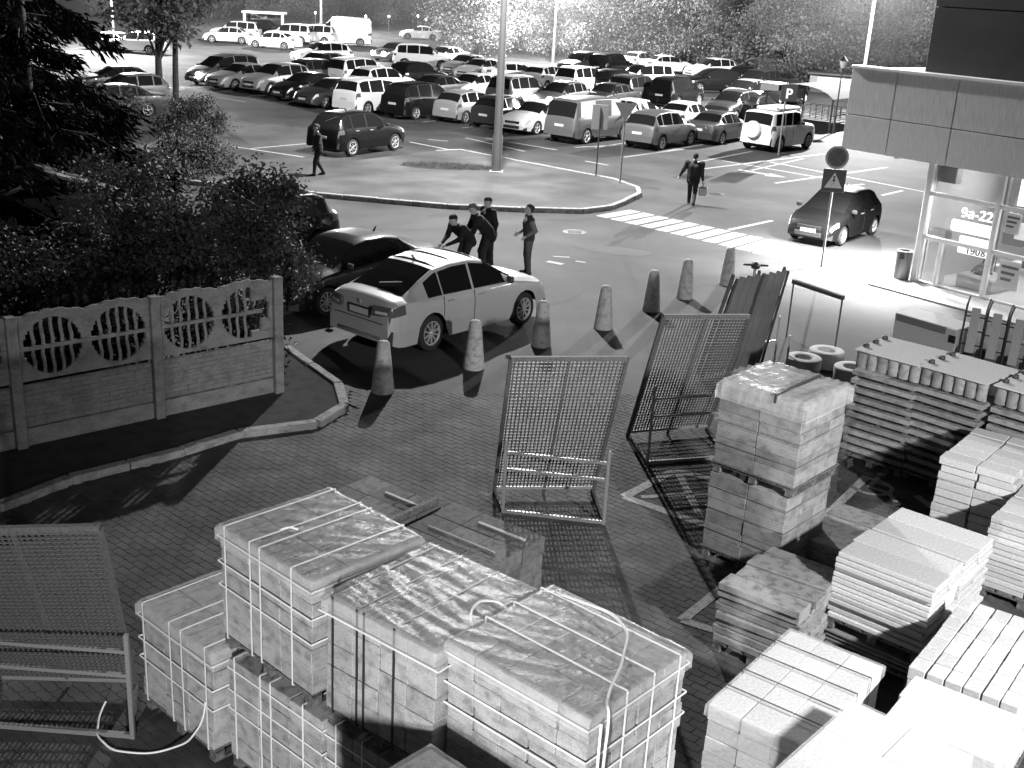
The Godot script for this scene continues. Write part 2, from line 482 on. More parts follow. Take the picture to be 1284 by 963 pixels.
func build_paving() -> void:
	var poly := [Vector2(-9.5, -10.6), Vector2(-6.6, -13.75), Vector2(-6.0, -14.7), Vector2(-4.8, -15.9), Vector2(-4.1, -16.72), Vector2(-3.0, -17.3), Vector2(-2.65, -18.2), Vector2(-2.85, -19.0), Vector2(-1.6, -19.2), Vector2(2.2, -19.6), Vector2(5.2, -20.2), Vector2(9.4, -21.4), Vector2(16.3, -21.2), Vector2(13, -4), Vector2(-9.5, -4)]
	var mb := MB.new()
	sheet(mb, poly, 0.004)
	var bed := ground_piece("paving", mb, M.bed)
	var L := 0.225; var W := 0.1125; var z := 0.016
	var out := []
	var g := 0.002
	for k in 5: out.append(Vector2(-L / 2 + g + (L - 2 * g) * k / 4, -W / 2 + g + (z if k % 2 else -z) / 2))
	for k in 5: out.append(Vector2(L / 2 - g - (L - 2 * g) * k / 4, W / 2 - g + (z if k % 2 else -z) / 2))
	mb = MB.new()
	var inner := []
	for q in out: inner.append(q * Vector2(0.965, 0.93))
	mb.prism(out, 0.0, 0.013)
	mb.prism(inner, 0.012, 0.0148)
	var block := mb.mesh()
	var yaw := deg_to_rad(-40)
	var ux := Vector2(cos(yaw), -sin(yaw)); var uz := Vector2(sin(yaw), cos(yaw))
	var pk := PackedVector2Array(poly)
	var spots := []
	for i in range(-80, 190):
		for k in range(-110, 120):
			var p := Vector2(0, -17) + ux * (k + (0.5 if i & 1 else 0.0)) * L + uz * (i - 40) * W
			if p.y < -7 and Geometry2D.is_point_in_polygon(p, pk):
				# only as far as the photograph sees
				if absf(p.x) < -p.y * 0.55 + 2.0: spots.append(p)
	var near := []
	var rest := []
	for p in spots:
		var hid := false
		for f in footprints:
			if (p - f[0]).length() < f[1]: hid = true
		if p.y > -10.6 and p.x > -5.4 and p.x < -2.6 and near.size() < 300: near.append(p)
		else: rest.append(p)
	for p in near:
		var o := put("paving_block", block, M["paver%d" % rng.randi_range(0, 3)], bed, Vector3(p.x, 0.006 + rng.randf_range(-0.0015, 0.0015), p.y))
		o.rotation.y = yaw
	for s in 4:
		var mine := []
		for i in rest.size():
			if hash(i) % 4 == s: mine.append(rest[i])
		var mm := MultiMesh.new()
		mm.transform_format = MultiMesh.TRANSFORM_3D
		mm.mesh = block
		mm.instance_count = mine.size()
		for i in mine.size():
			var b := Basis(Vector3.UP, yaw) * Basis(Vector3(1, 0, 0), rng.randf_range(-0.006, 0.006))
			mm.set_instance_transform(i, Transform3D(b, Vector3(mine[i].x, 0.006 + rng.randf_range(-0.002, 0.002), mine[i].y)))
		var o := MultiMeshInstance3D.new()
		o.multimesh = mm
		o.material_override = M["paver%d" % s]
		o.name = "paving_blocks"
		bed.add_child(o, true)
		o.set_meta("kind", "stuff")
	# markings of the disabled bays
	var at := func(x, y): return Vector2(x, y)
	for l in [[1.7,-15.2,2.55,-16.25,0.16],[2.55,-16.25,3.2,-15.95,0.16],[1.7,-15.2,2.75,-14.42,0.16],[2.6,-16.15,2.72,-14.75,0.12],[1.95,-15.22,3.05,-15.5,0.1],[4.47,-14.8,5.53,-16.42,0.13],[6.3,-15.1,6.1,-15.8,0.13],[2.13,-11.85,2.75,-12.7,0.13],[2.13,-11.85,2.6,-11.6,0.13]]:
		mb = MB.new()
		ribbon(mb, at.call(l[0], l[1]), at.call(l[2], l[3]), l[4], 0.0265)
		part("bay_line", mb, M.worn_line, bed)
	mb = MB.new()
	var c := Vector2(5.5, -16.05)
	var ax := Vector2(0.8, 0.6); var ay := Vector2(-0.6, 0.8)
	var q0 := c + ax * 0.3
	for k in 15:
		var t0 := deg_to_rad(-130 + k * 18.0); var t1 := t0 + deg_to_rad(18.5)
		ribbon(mb, c + (ax * cos(t0) + ay * sin(t0)) * 0.3, c + (ax * cos(t1) + ay * sin(t1)) * 0.3, 0.07, 0.0265)
	ribbon(mb, c - ax * 0.05 - ay * 0.42, c - ax * 0.02 + ay * 0.05, 0.08, 0.0268)
	ribbon(mb, c - ax * 0.02 + ay * 0.05, c + ax * 0.3 + ay * 0.05, 0.08, 0.0271)
	ribbon(mb, c + ax * 0.28 + ay * 0.05, c + ax * 0.5 + ay * 0.3, 0.08, 0.0274)
	ribbon(mb, c - ax * 0.06 - ay * 0.2, c + ax * 0.2 - ay * 0.2, 0.06, 0.0274)
	for k in 6:
		var t := TAU * k / 6
		var e := c - ax * 0.06 - ay * 0.55
		mb.tri(Vector3(e.x, 0.0268, e.y), Vector3(e.x + 0.08 * cos(t + TAU / 6), 0.0268, e.y - 0.08 * sin(t + TAU / 6)) if false else Vector3(e.x + 0.08 * cos(t), 0.0268, e.y - 0.08 * sin(t)), Vector3(e.x + 0.08 * cos(t + TAU / 6), 0.0268, e.y - 0.08 * sin(t + TAU / 6)))
	part("wheelchair_symbol", mb, M.line, bed)

func omni(parent: Node3D, at: Vector3, energy: float, size: float) -> void:
	var l := OmniLight3D.new()
	l.name = "light"
	parent.add_child(l, true)
	l.position = at
	l.light_energy = energy
	l.light_size = size
	l.omni_range = 200.0
	l.omni_attenuation = 2.0
	l.shadow_enabled = true

func lamp_post(label: String, at: Vector3, h: float, yaw: float, arm: float, energy: float, r := 0.11, heads := 1) -> void:
	var o := thing("street_lamp", label, "street lamp", at, yaw, "street lamps of the car park")
	var mb := MB.new()
	mb.lathe([Vector2(r * 1.25, 0), Vector2(r * 1.25, 1.3), Vector2(r, 1.36), Vector2(r * 0.6, h), Vector2(0, h)], 14)
	part("pole", mb, M.galv, o)
	mb = MB.new()
	mb.cbox(Vector3(0, 0.02, 0), Vector3(0.5, 0.04, 0.5), 0.01)
	part("base_plate", mb, M.galv, o)
	for k in heads:
		var s := 1.0 if k == 0 else -1.0
		mb = MB.new()
		mb.tube([Vector3(0, h - 0.05, 0), Vector3(0, h + 0.1, s * arm * 0.4), Vector3(0, h + 0.15, s * arm)], [0.04, 0.035, 0.03], 8)
		part("arm", mb, M.galv, o)
		mb = MB.new()
		mb.cbox(Vector3(0, h + 0.17, s * (arm + 0.3)), Vector3(0.3, 0.1, 0.75), 0.03)
		var head := part("lamp_head", mb, M.dark_steel, o)
		mb = MB.new()
		mb.box(Vector3(0, h + 0.112, s * (arm + 0.3)), Vector3(0.24, 0.012, 0.62))
		part("lamp_face", mb, M.lamp_face, head)
		omni(o, Vector3(0, h - 0.02, s * (arm + 0.3)), energy, 0.16)

func flood(label: String, at: Vector3, to: Vector3, energy: float, angle: float, stand: String) -> void:
	var o := thing("unseen_floodlight", label, "unseen_floodlight", at)
	o.look_at_from_position(at, to)
	var mb := MB.new()
	mb.cbox(Vector3.ZERO, Vector3(0.4, 0.3, 0.1), 0.015)
	part("housing", mb, M.dark_steel, o)
	mb = MB.new()
	mb.box(Vector3(0, 0, -0.056), Vector3(0.34, 0.24, 0.01))
	part("lamp_face", mb, M.lamp_face, o)
	mb = MB.new()
	mb.bar(Vector3(0, 0, 0.05), Vector3(0, -0.2, 0.3), 0.04)
	part("bracket", mb, M.dark_steel, o)
	var l := SpotLight3D.new()
	l.name = "light"
	o.add_child(l)
	l.position = Vector3(0, 0, -0.1)
	l.light_energy = energy
	l.light_size = 0.2
	l.spot_angle = angle
	l.spot_angle_attenuation = 0.8
	l.spot_range = 200.0
	l.shadow_enabled = true

func build_lamps() -> void:
	lamp_post("tall grey lamp post standing on the raised island in mid picture", Vector3(-1.01, 0.14, -43.06), 13.0, 0, 1.2, 900.0, 0.15)
	lamp_post("slim lamp post in front of the trees behind the rows of parked cars", Vector3(2.02, 0, -104.2), 8.0, 0, 1.0, 1000.0, 0.12)
	lamp_post("lamp post rising behind the left end of the shop fascia", Vector3(19.5, 0, -70.0), 9.0, -20, 0.9, 1300.0, 0.12)
	lamp_post("far lamp post beside the white box van", Vector3(-23.0, 0, -132), 9.0, 0, 1.0, 1200.0, 0.15)
	lamp_post("far lamp post at the left beyond the leaning tree", Vector3(-32.5, 0, -93.5), 8.0, 0, 1.0, 1100.0, 0.11)
	var unseen_mast := thing("unseen_mast", "galvanised pole out of view beside the yard, carrying a lamp", "unseen_mast", Vector3(8.2, 0, -2.2))  # unseen pole, holds the lamp for the right-hand pallets
	var mb := MB.new()
	mb.lathe([Vector2(0.09, 0), Vector2(0.06, 7.2), Vector2(0, 7.2)], 12)
	part("pole", mb, M.galv, unseen_mast)
	flood("lamp out of view on the yard pole, placed to light the pallets from the right", Vector3(8.0, 7.1, -2.5), Vector3(6.0, 0.5, -9.8), 300.0, 41.0, "")  # out of view, placed to light the right-hand pallets
	flood("lamp out of view below the camera, placed to light the yard", Vector3(-1.2, 3.4, 0.9), Vector3(-1.0, 1.4, -14), 115.0, 44.0, "")  # out of view, placed to light the stack fronts and the fence
	var wall := thing("unseen_yard_wall", "rendered rear wall out of view behind the camera", "wall", Vector3(0, 0, 1.2))  # unseen wall behind the camera
	mb = MB.new()
	mb.box(Vector3(0, 4.5, 0), Vector3(22, 9, 0.3))
	part("render", mb, M.concrete, wall)

func text_mesh(t: String, size: float, depth: float) -> TextMesh:
	var f := SystemFont.new()
	f.font_names = PackedStringArray(["Droid Sans"])
	f.font_weight = 700
	var m := TextMesh.new()
	m.text = t
	m.font = f
	m.font_size = 64
	m.pixel_size = size / 64.0
	m.depth = depth
	return m

func build_store() -> void:
	var s := thing("shop", "shop with grey panelled fascia and brightly lit glass front", "shop", Vector3(10.33, 0, -29.6), -50.96)
	var X0 := -2.75; var X1 := 11.0
	var mb := MB.new()
	# fascia panels, two rows with open joints
	var xs := [X0, -1.35, 0.4, 2.65, 5.0, 7.4, 9.8]
	for i in xs.size() - 1:
		for r in 2:
			mb = MB.new()
			var y0: float = [3.1, 4.02][r]; var y1: float = [4.0, 5.2][r]
			mb.cbox(Vector3((xs[i] + xs[i + 1]) / 2, (y0 + y1) / 2, 0.1), Vector3(xs[i + 1] - xs[i] - 0.03, y1 - y0, 0.06), 0.008)
			part("fascia_panel", mb, M.fascia, s)
	mb = MB.new()
	mb.box(Vector3((X0 + 9.8) / 2, 4.15, 0.02), Vector3(9.8 - X0 - 0.02, 2.06, 0.08))
	mb.box(Vector3(X0 + 0.05, 4.15, -3.0), Vector3(0.06, 2.06, 5.9))
	part("fascia_backing", mb, M.dark_steel, s)
	mb = MB.new()
	mb.box(Vector3((X0 + 9.8) / 2, 5.23, -0.05), Vector3(9.8 - X0 + 0.04, 0.06, 0.45))
	part("coping", mb, M.white_frame, s)
	mb = MB.new()
	mb.box(Vector3((X0 + 9.8) / 2, 5.13, -3.2), Vector3(9.8 - X0 - 0.1, 0.12, 5.8))
	part("canopy_roof", mb, M.white_frame, s)
	mb = MB.new()
	mb.box(Vector3((X0 + 9.8) / 2, 3.12, -3.1), Vector3(9.8 - X0 - 0.16, 0.04, 5.9))
	part("soffit", mb, M.white_frame, s)
	# tall dark wall behind the fascia
	var dx := [-1.15, 1.7, 4.6, 7.5, 11.0]
	for i in dx.size() - 1:
		for r in 3:
			mb = MB.new()
			mb.cbox(Vector3((dx[i] + dx[i + 1]) / 2, 5.9 + 1.85 * r, -0.75), Vector3(dx[i + 1] - dx[i] - 0.03, 1.82, 0.06), 0.008)
			part("wall_panel", mb, M.wall_dark, s)
	mb = MB.new()
	mb.box(Vector3(4.93, 7.8, -6.0), Vector3(12.06, 5.6, 10.4))
	part("upper_wall", mb, M.wall_dark, s)
	# white glazing frame
	var post := func(x, y0, y1, w):
		var b := MB.new()
		b.cbox(Vector3(x, (y0 + y1) / 2, 0.0), Vector3(w, y1 - y0, 0.12), 0.008)
		part("mullion", b, M.white_frame, s)
	var rail := func(x0, x1, y, h):
		var b := MB.new()
		b.cbox(Vector3((x0 + x1) / 2, y, 0.003), Vector3(x1 - x0, h, 0.1), 0.008)
		part("transom", b, M.white_frame, s)
	post.call(0.0, 0.0, 3.1, 0.16)
	post.call(1.95, 0.0, 3.1, 0.12); post.call(3.9, 0.0, 3.1, 0.12); post.call(5.85, 0.0, 3.1, 0.12); post.call(7.8, 0, 3.1, 0.12)
	post.call(0.62, 0.1, 1.18, 0.09)
	for i in 4:
		var a := 0.08 + i * 1.95 if i == 0 else i * 1.95 + 0.06
		for y in [0.05, 1.24, 2.35]:
			rail.call(a, (i + 1) * 1.95 - 0.06, y, 0.1)
		for q in [[0.1, 1.19], [1.29, 2.3], [2.4, 3.1]]:
			mb = MB.new()
			mb.box(Vector3((a + (i + 1) * 1.95 - 0.06) / 2, (q[0] + q[1]) / 2, -0.02), Vector3((i + 1) * 1.95 - 0.06 - a, q[1] - q[0], 0.008))
			part("window", mb, M.pane, s)
	# the return wall, the hall inside and its lights
	mb = MB.new()
	mb.box(Vector3(0.0, 1.55, -2.0), Vector3(0.1, 3.06, 3.6))
	part("side_wall", mb, M.shop_wall, s)
	mb = MB.new()
	mb.box(Vector3(4.9, 1.55, -6.0), Vector3(9.9, 3.06, 0.1))
	mb.box(Vector3(9.9, 1.55, -3.0), Vector3(0.1, 3.06, 5.9))
	part("back_wall", mb, M.shop_wall, s)
	mb = MB.new()
	mb.box(Vector3(4.9, 0.015, -2.95), Vector3(9.9, 0.03, 6.0))
	part("floor", mb, M.shop_floor, s)
	for i in 3:
		mb = MB.new()
		mb.box(Vector3(1.6 + i * 2.6, 3.06, -1.6), Vector3(1.2, 0.03, 0.6))
		part("unseen_ceiling_light", mb, M.shop_panel, s)  # out of view, placed to light the hall behind the glass
		omni(s, Vector3(1.6 + i * 2.6, 2.9, -1.6), 6.0, 0.3)
	for x in [-2.1, -0.9]:
		mb = MB.new()
		mb.lathe([Vector2(0, 3.06), Vector2(0.12, 3.06), Vector2(0.12, 3.1), Vector2(0, 3.1)], 14, Transform3D(Basis(), Vector3(x, 0, -0.5)))
		part("unseen_canopy_light", mb, M.shop_panel, s)  # unseen under the canopy, placed to brighten the forecourt
		var dl := SpotLight3D.new()
		dl.name = "light"
		s.add_child(dl, true)
		dl.position = Vector3(x, 2.98, -0.5)
		dl.rotation_degrees.x = -90
		dl.light_energy = 170.0
		dl.light_size = 0.1
		dl.spot_angle = 74; dl.spot_angle_attenuation = 0.9; dl.spot_range = 200
		dl.shadow_enabled = true
	# things seen through the glass
	mb = MB.new()
	for i in 5:
		mb.cbox(Vector3(1.3 + i * 1.7, 0.9, -4.6), Vector3(1.5, 1.8, 0.5), 0.02)
	part("shelving", mb, M.shelf_dark, s)
	for i in 5:
		for k in 3:
			for j in 5:
				mb = MB.new()
				mb.cbox(Vector3(0.75 + i * 1.7 + j * 0.28, 0.5 + k * 0.5, -4.3), Vector3(0.2, rng.randf_range(0.18, 0.34), 0.12), 0.01)
				part("goods", mb, M[["shelf_mid", "white_frame", "shelf_dark", "galv"][rng.randi_range(0, 3)]], s)
	for i in 6:
		mb = MB.new()
		mb.cbox(Vector3(1.25 + i * 1.3, 1.95, -2.9), Vector3(1.22, 2.1, 0.1), 0.02)
		part("display_wall", mb, M[["shelf_dark", "plastic", "shelf_dark"][i % 3]], s)
		for k in 4:
			mb = MB.new()
			mb.cbox(Vector3(0.85 + i * 1.3 + k * 0.27, rng.randf_range(1.3, 2.7), -2.8), Vector3(0.12, rng.randf_range(0.3, 0.9), 0.08), 0.02)
			part("goods", mb, M[["galv", "white_frame", "shelf_mid"][rng.randi_range(0, 2)]], s)
	mb = MB.new()
	mb.cbox(Vector3(1.35, 0.22, -1.1), Vector3(1.0, 0.36, 1.1), 0.04)
	part("display_plinth", mb, M.shelf_mid, s)
	mb = MB.new()
	mb.cbox(Vector3(1.3, 0.5, -1.0), Vector3(0.3, 0.2, 0.4), 0.04)
	mb.tube([Vector3(1.15, 0.45, -1.1), Vector3(1.3, 0.85, -1.0), Vector3(1.5, 0.6, -0.8)], [0.03], 6)
	mb.tube([Vector3(1.45, 0.42, -1.2), Vector3(1.25, 0.7, -0.9), Vector3(1.1, 0.45, -0.8)], [0.03], 6)
	part("displayed_machine", mb, M.dark_steel, s)
	mb = MB.new()
	mb.cbox(Vector3(0.36, 0.62, -0.3), Vector3(0.48, 1.1, 0.3), 0.02)
	part("locker", mb, M.shelf_mid, s)
	mb = MB.new()
	mb.cbox(Vector3(0.36, 1.34, -0.3), Vector3(0.48, 0.22, 0.3), 0.02)
	mb.cbox(Vector3(0.36, 2.85, -0.3), Vector3(0.48, 0.4, 0.3), 0.02)
	part("dark_header", mb, M.shelf_dark, s)
	mb = MB.new()
	mb.cbox(Vector3(1.2, 1.62, -0.35), Vector3(1.25, 0.3, 0.1), 0.045)
	part("sign_board", mb, M.sign_face, s)
	mb = MB.new()
	mb.cbox(Vector3(1.3, 1.18, -0.35), Vector3(0.85, 0.44, 0.06), 0.02)
	var board := part("hours_sign", mb, M.sign_face, s)
	var tm := put("lettering", text_mesh("1908", 0.26, 0.01), M.black, board, Vector3(1.38, 1.07, -0.312))
	put("lettering", text_mesh("9a-22", 0.34, 0.02), M.sign_face, s, Vector3(1.25, 1.98, -0.3))
	mb = MB.new()
	mb.cbox(Vector3(3.3, 2.72, -0.3), Vector3(2.5, 0.66, 0.08), 0.02)
	var big := part("shop_sign", mb, M.shelf_mid, s)
	put("lettering", text_mesh("БАУ", 0.9, 0.06), M.sign_face, big, Vector3(3.05, 2.73, -0.2))
	for i in 5:
		mb = MB.new()
		mb.cbox(Vector3(2.3 + i * 0.45, 1.75, -0.6), Vector3(0.28, 0.42, 0.02), 0.004)
		part("price_card", mb, M.white_frame, s)
		mb = MB.new()
		mb.lathe([Vector2(0, -0.02), Vector2(0.17, -0.02), Vector2(0.17, 0.02), Vector2(0, 0.02)], 16, Transform3D(Basis(Vector3.RIGHT, PI / 2), Vector3(2.5 + i * 0.5, 1.25, -0.7)))
		part("round_ornament", mb, M.galv, s)
	mb = MB.new()
	mb.cbox(Vector3(4.4, 0.7, -1.9), Vector3(4.0, 0.08, 0.5), 0.02)
	mb.cbox(Vector3(4.4, 0.35, -1.9), Vector3(3.8, 0.6, 0.3), 0.02)
	part("counter", mb, M.shelf_dark, s)
	for q in [[2.35, 2.0, 0.4, 0.5], [3.0, 1.9, 0.5, 0.35], [2.5, 0.75, 0.55, 0.7]]:
		mb = MB.new()
		mb.box(Vector3(q[0], q[1], -0.05), Vector3(q[2], q[3], 0.006))
		var po := part("poster", mb, M.white_frame, s)
		mb = MB.new()
		for k in 3: mb.box(Vector3(q[0] - 0.03 * k, q[1] + q[3] * (0.28 - 0.22 * k), -0.045), Vector3(q[2] * (0.8 - 0.15 * k), q[3] * 0.1, 0.004))
		part("print", mb, M.shelf_dark, po)
	mb = MB.new()
	mb.tube([Vector3(2.2, 0.8, 0.06), Vector3(2.2, 0.8, 0.11), Vector3(2.2, 1.15, 0.11), Vector3(2.2, 1.15, 0.06)], [0.016], 8)
	part("door_handle", mb, M.steel, s)
	# forecourt step of pale stone
	mb = MB.new()
	mb.cbox(Vector3(3.9, 0.02, 0.75), Vector3(8.6, 0.06, 1.3), 0.01)
	part("door_step", mb, M.shop_floor, s)

func build_fence() -> void:
	var f := thing("concrete_fence", "weathered concrete panel fence with round grilles and brick pattern", "fence", Vector3(-4.01, 0.09, -18.58), 43.0)
	for k in 6:
		var mb := MB.new()
		mb.cbox(Vector3(-k * 2.16, 1.0, 0.02), Vector3(0.16, 2.0 if k else 2.06, 0.18), 0.015)
		part("post", mb, M.concrete, f)
	for k in 5:
		var cx := -k * 2.16 - 1.08
		var hw := 0.995
		var mb := MB.new()
		mb.cbox(Vector3(cx, 0.14, 0), Vector3(hw * 2, 0.27, 0.07), 0.012)
		part("plinth_panel", mb, M.concrete, f)
		mb = MB.new()
		mb.cbox(Vector3(cx, 0.62, -0.005), Vector3(hw * 2, 0.66, 0.045), 0.01)
		var back := part("brick_panel", mb, M.concrete, f)
		for r in 8:
			var n := 7
			var bw := hw * 2 / n
			for i in n + (r & 1):
				var x0 := -hw + (i - 0.5 * (r & 1)) * bw
				var x1 := minf(x0 + bw, hw); x0 = maxf(x0, -hw)
				if k == 0 and r > 5 and x0 > 0.5: continue
				mb = MB.new()
				mb.cbox(Vector3(0, 0, 0), Vector3(x1 - x0 - 0.016, 0.067, 0.03), 0.006)
				var y := 0.34 + r * 0.078 + (0.02 if r > 3 else 0.0)
				var o := put("brick", mb.mesh(), M.fence_brick, back, Vector3(cx + (x0 + x1) / 2, y, 0.018 + rng.randf_range(-0.004, 0.006)))
				o.rotation.z = rng.randf_range(-0.012, 0.012)
		# top panel with two round openings
		mb = MB.new()
		var N := 56
		var R := 0.43; var cy := 1.49
		var top := func(x): return 1.96 + 0.055 * maxf(0, cos(clampf((absf(x) - 0.5) / 0.45, -1, 1) * PI / 2)) + 0.025 * absf(sin(x * 14.0))
		for i in N:
			var x0 := -hw + 2 * hw * i / N; var x1 := -hw + 2 * hw * (i + 1) / N
			var xm := (x0 + x1) / 2
			var dx := absf(absf(xm) - 0.5)
			var h := sqrt(maxf(0, R * R - dx * dx))
			var spans := [[1.0, (top.call(x0) + top.call(x1)) / 2]] if h < 0.02 else [[1.0, cy - h], [cy + h, (top.call(x0) + top.call(x1)) / 2]]
			if k == 0 and xm > 0.62 and xm < 0.86: spans = [[1.0, 1.16], [1.68, spans[-1][1]]]
			for s in spans:
				mb.box(Vector3(cx + xm, (s[0] + s[1]) / 2, 0), Vector3(x1 - x0, s[1] - s[0], 0.055))
		part("grille_panel", mb, M.concrete, f)
		for c in [-0.5, 0.5]:
			for i in 5:
				var x: float = (i - 2) * 0.14
				if k == 0 and c > 0 and i >= 3: continue
				var h := sqrt(R * R - x * x) + 0.01
				mb = MB.new()
				var pts := []
				for q in 9:
					pts.append(Vector3(cx + c + x + 0.012 * sin(q * 1.6), cy - h + 2 * h * q / 8, 0))
				mb.tube(pts, [0.027], 6)
				part("bar", mb, M.concrete, f)
		mb = MB.new()
		mb.cbox(Vector3(cx - (0.1 if k == 0 else 0.0), cy, 0.03), Vector3(hw * 2 - (0.2 if k == 0 else 0.0), 0.06, 0.05), 0.01)
		part("rail", mb, M.concrete, f)
		if k == 0:
			mb = MB.new()
			mb.cbox(Vector3(cx + 0.86, 1.25, 0.02), Vector3(0.2, 0.22, 0.07), 0.02)
			part("broken_piece", mb, M.concrete, f)

func leaf_mesh(w: float, l: float) -> ArrayMesh:
	var mb := MB.new()
	mb.tri(Vector3(0, 0, 0), Vector3(w / 2, 0.12 * l, l * 0.45), Vector3(0, 0, l))
	mb.tri(Vector3(0, 0, 0), Vector3(0, 0, l), Vector3(-w / 2, 0.12 * l, l * 0.45))
	return mb.mesh()

func leaves(parent: Node3D, called: String, clumps: Array, per: int, w: float, l: float, m: Material, spread := 1.0) -> void:
	var mm := MultiMesh.new()
	mm.transform_format = MultiMesh.TRANSFORM_3D
	mm.mesh = leaf_mesh(w, l)
	mm.instance_count = clumps.size() * per
	var i := 0
	for c in clumps:
		for k in per:
			var d := Vector3(rng.randfn(), rng.randfn() * 0.75, rng.randfn()) * float(c[1]) * 0.5 * spread
			var b := Basis(Vector3.UP, rng.randf() * TAU) * Basis(Vector3.RIGHT, rng.randf_range(-0.3, 1.3)) * Basis(Vector3.BACK, rng.randf_range(-0.8, 0.8))
			mm.set_instance_transform(i, Transform3D(b.scaled(Vector3.ONE * rng.randf_range(0.4, 1.5)), c[0] + d))
			i += 1
	var o := MultiMeshInstance3D.new()
	o.multimesh = mm
	o.material_override = m
	o.name = called
	parent.add_child(o, true)
	o.set_meta("kind", "stuff")

func make_tree(called: String, label: String, group: String, h: float, cr: float, base: float, clumps: int, per: int, ls: float, tone: int) -> Node3D:
	var t := thing(called, label, "tree", Vector3.ZERO, 0, group)
	t.set_meta("base", called)
	var mb := MB.new()
	var r := h * 0.012 + 0.04
	var pts := [Vector3.ZERO]
	for k in 5: pts.append(Vector3(rng.randf_range(-0.2, 0.2) * k * 0.4, h * 0.8 * (k + 1) / 5, rng.randf_range(-0.2, 0.2) * k * 0.4))
	mb.tube(pts, [r * 1.3, r, r * 0.85, r * 0.7, r * 0.45, r * 0.15], 9)
	var cl := []
	for k in clumps:
		var y := rng.randf()
		var prof := pow(sin(PI * clampf(0.12 + y * 0.86, 0, 1)), 0.75)
		var a := rng.randf() * TAU
		var q := sqrt(rng.randf_range(0.15, 1.0)) * cr * prof
		var p := Vector3(cos(a) * q, base + (h - base) * y, sin(a) * q)
		cl.append([p, cr * rng.randf_range(0.2, 0.4)])
		if k % 3 == 0:
			var j := clampi(int(y * 3) + 1, 1, 4)
			var s: Vector3 = pts[j]
			mb.tube([s, s.lerp(p, 0.5) + Vector3(0, 0.3, 0), p], [r * 0.4, r * 0.25, r * 0.08], 5)
	part("trunk", mb, M.bark_m, t)
	leaves(t, "crown", cl.slice(0, clumps / 2), per, ls * 0.7, ls, M["tree_leaf%d" % tone])
	leaves(t, "crown", cl.slice(clumps / 2), per, ls * 0.7, ls, M["tree_leaf%d" % maxi(0, tone - 1)])
	return t

func make_conifer(at: Vector3, h: float, r: float, label: String) -> void:
	var t := thing("spruce_tree", label, "tree", at, rng.randf() * 360.0, "dark conifers behind the fence")
	var mb := MB.new()
	mb.tube([Vector3.ZERO, Vector3(0, h * 0.5, 0), Vector3(0, h, 0)], [h * 0.02 + 0.05, h * 0.013 + 0.03, 0.02], 9)
	var mm := MultiMesh.new()
	mm.transform_format = MultiMesh.TRANSFORM_3D
	mm.mesh = leaf_mesh(0.07, 0.3)
	var xs := []
	for k in int(h * 9):
		var y := h * (0.08 + 0.9 * k / (h * 9))
		var l := r * pow(1.0 - y / h, 0.8) * rng.randf_range(0.75, 1.15) + 0.15
		var a := rng.randf() * TAU
		var d := Vector3(cos(a), 0, sin(a))
		var tip := Vector3(0, y - l * 0.28, 0) + d * l
		mb.tube([Vector3(0, y, 0), Vector3(0, y - l * 0.05, 0) + d * l * 0.5, tip], [0.035, 0.02, 0.008], 4)
		for q in int(l * 120):
			var s := sqrt(rng.randf())
			var p := Vector3(0, y - l * (0.05 * s + 0.23 * s * s), 0) + d * l * s + Vector3(rng.randfn() * 0.1, rng.randf_range(-0.22, 0.03), rng.randfn() * 0.1) * (0.6 + s)
			var b := Basis(Vector3.UP, atan2(d.x, d.z) + rng.randf_range(-1.1, 1.1)) * Basis(Vector3.RIGHT, rng.randf_range(0.1, 1.1)) * Basis(Vector3.BACK, rng.randf() * TAU)
			xs.append(Transform3D(b.scaled(Vector3.ONE * rng.randf_range(0.6, 1.2)), p))
	part("trunk", mb, M.bark_m, t)
	mm.instance_count = xs.size()
	for i in xs.size(): mm.set_instance_transform(i, xs[i])
	var o := MultiMeshInstance3D.new()
	o.multimesh = mm
	o.material_override = M.needle
	o.name = "crown"
	t.add_child(o)
	o.set_meta("kind", "stuff")

func shrub(at: Vector3, h: float, r: float, clumps: int, per: int, ls: float, label: String, tone := 1) -> void:
	var t := thing("shrub", label, "shrub", at)
	var mb := MB.new()
	var cl := []
	for k in clumps:
		var a := rng.randf() * TAU
		var y := rng.randf_range(0.12, 1.0)
		var q := sqrt(rng.randf()) * r * (1.15 - 0.55 * y)
		var p := Vector3(cos(a) * q, h * y, sin(a) * q)
		cl.append([p, r * rng.randf_range(0.2, 0.38)])
		if k % 3 == 0: mb.tube([Vector3(q * 0.1 * cos(a), 0, q * 0.1 * sin(a)), Vector3(p.x * 0.5, p.y * 0.6, p.z * 0.5), p], [0.03, 0.02, 0.006], 5)
	part("stem", mb, M.bark_m, t)
	leaves(t, "foliage", cl.slice(0, clumps / 2), per, ls * 0.6, ls, M["leaf%d" % tone])
	leaves(t, "foliage", cl.slice(clumps / 2), per, ls * 0.6, ls, M["leaf%d" % maxi(0, tone - 1)])

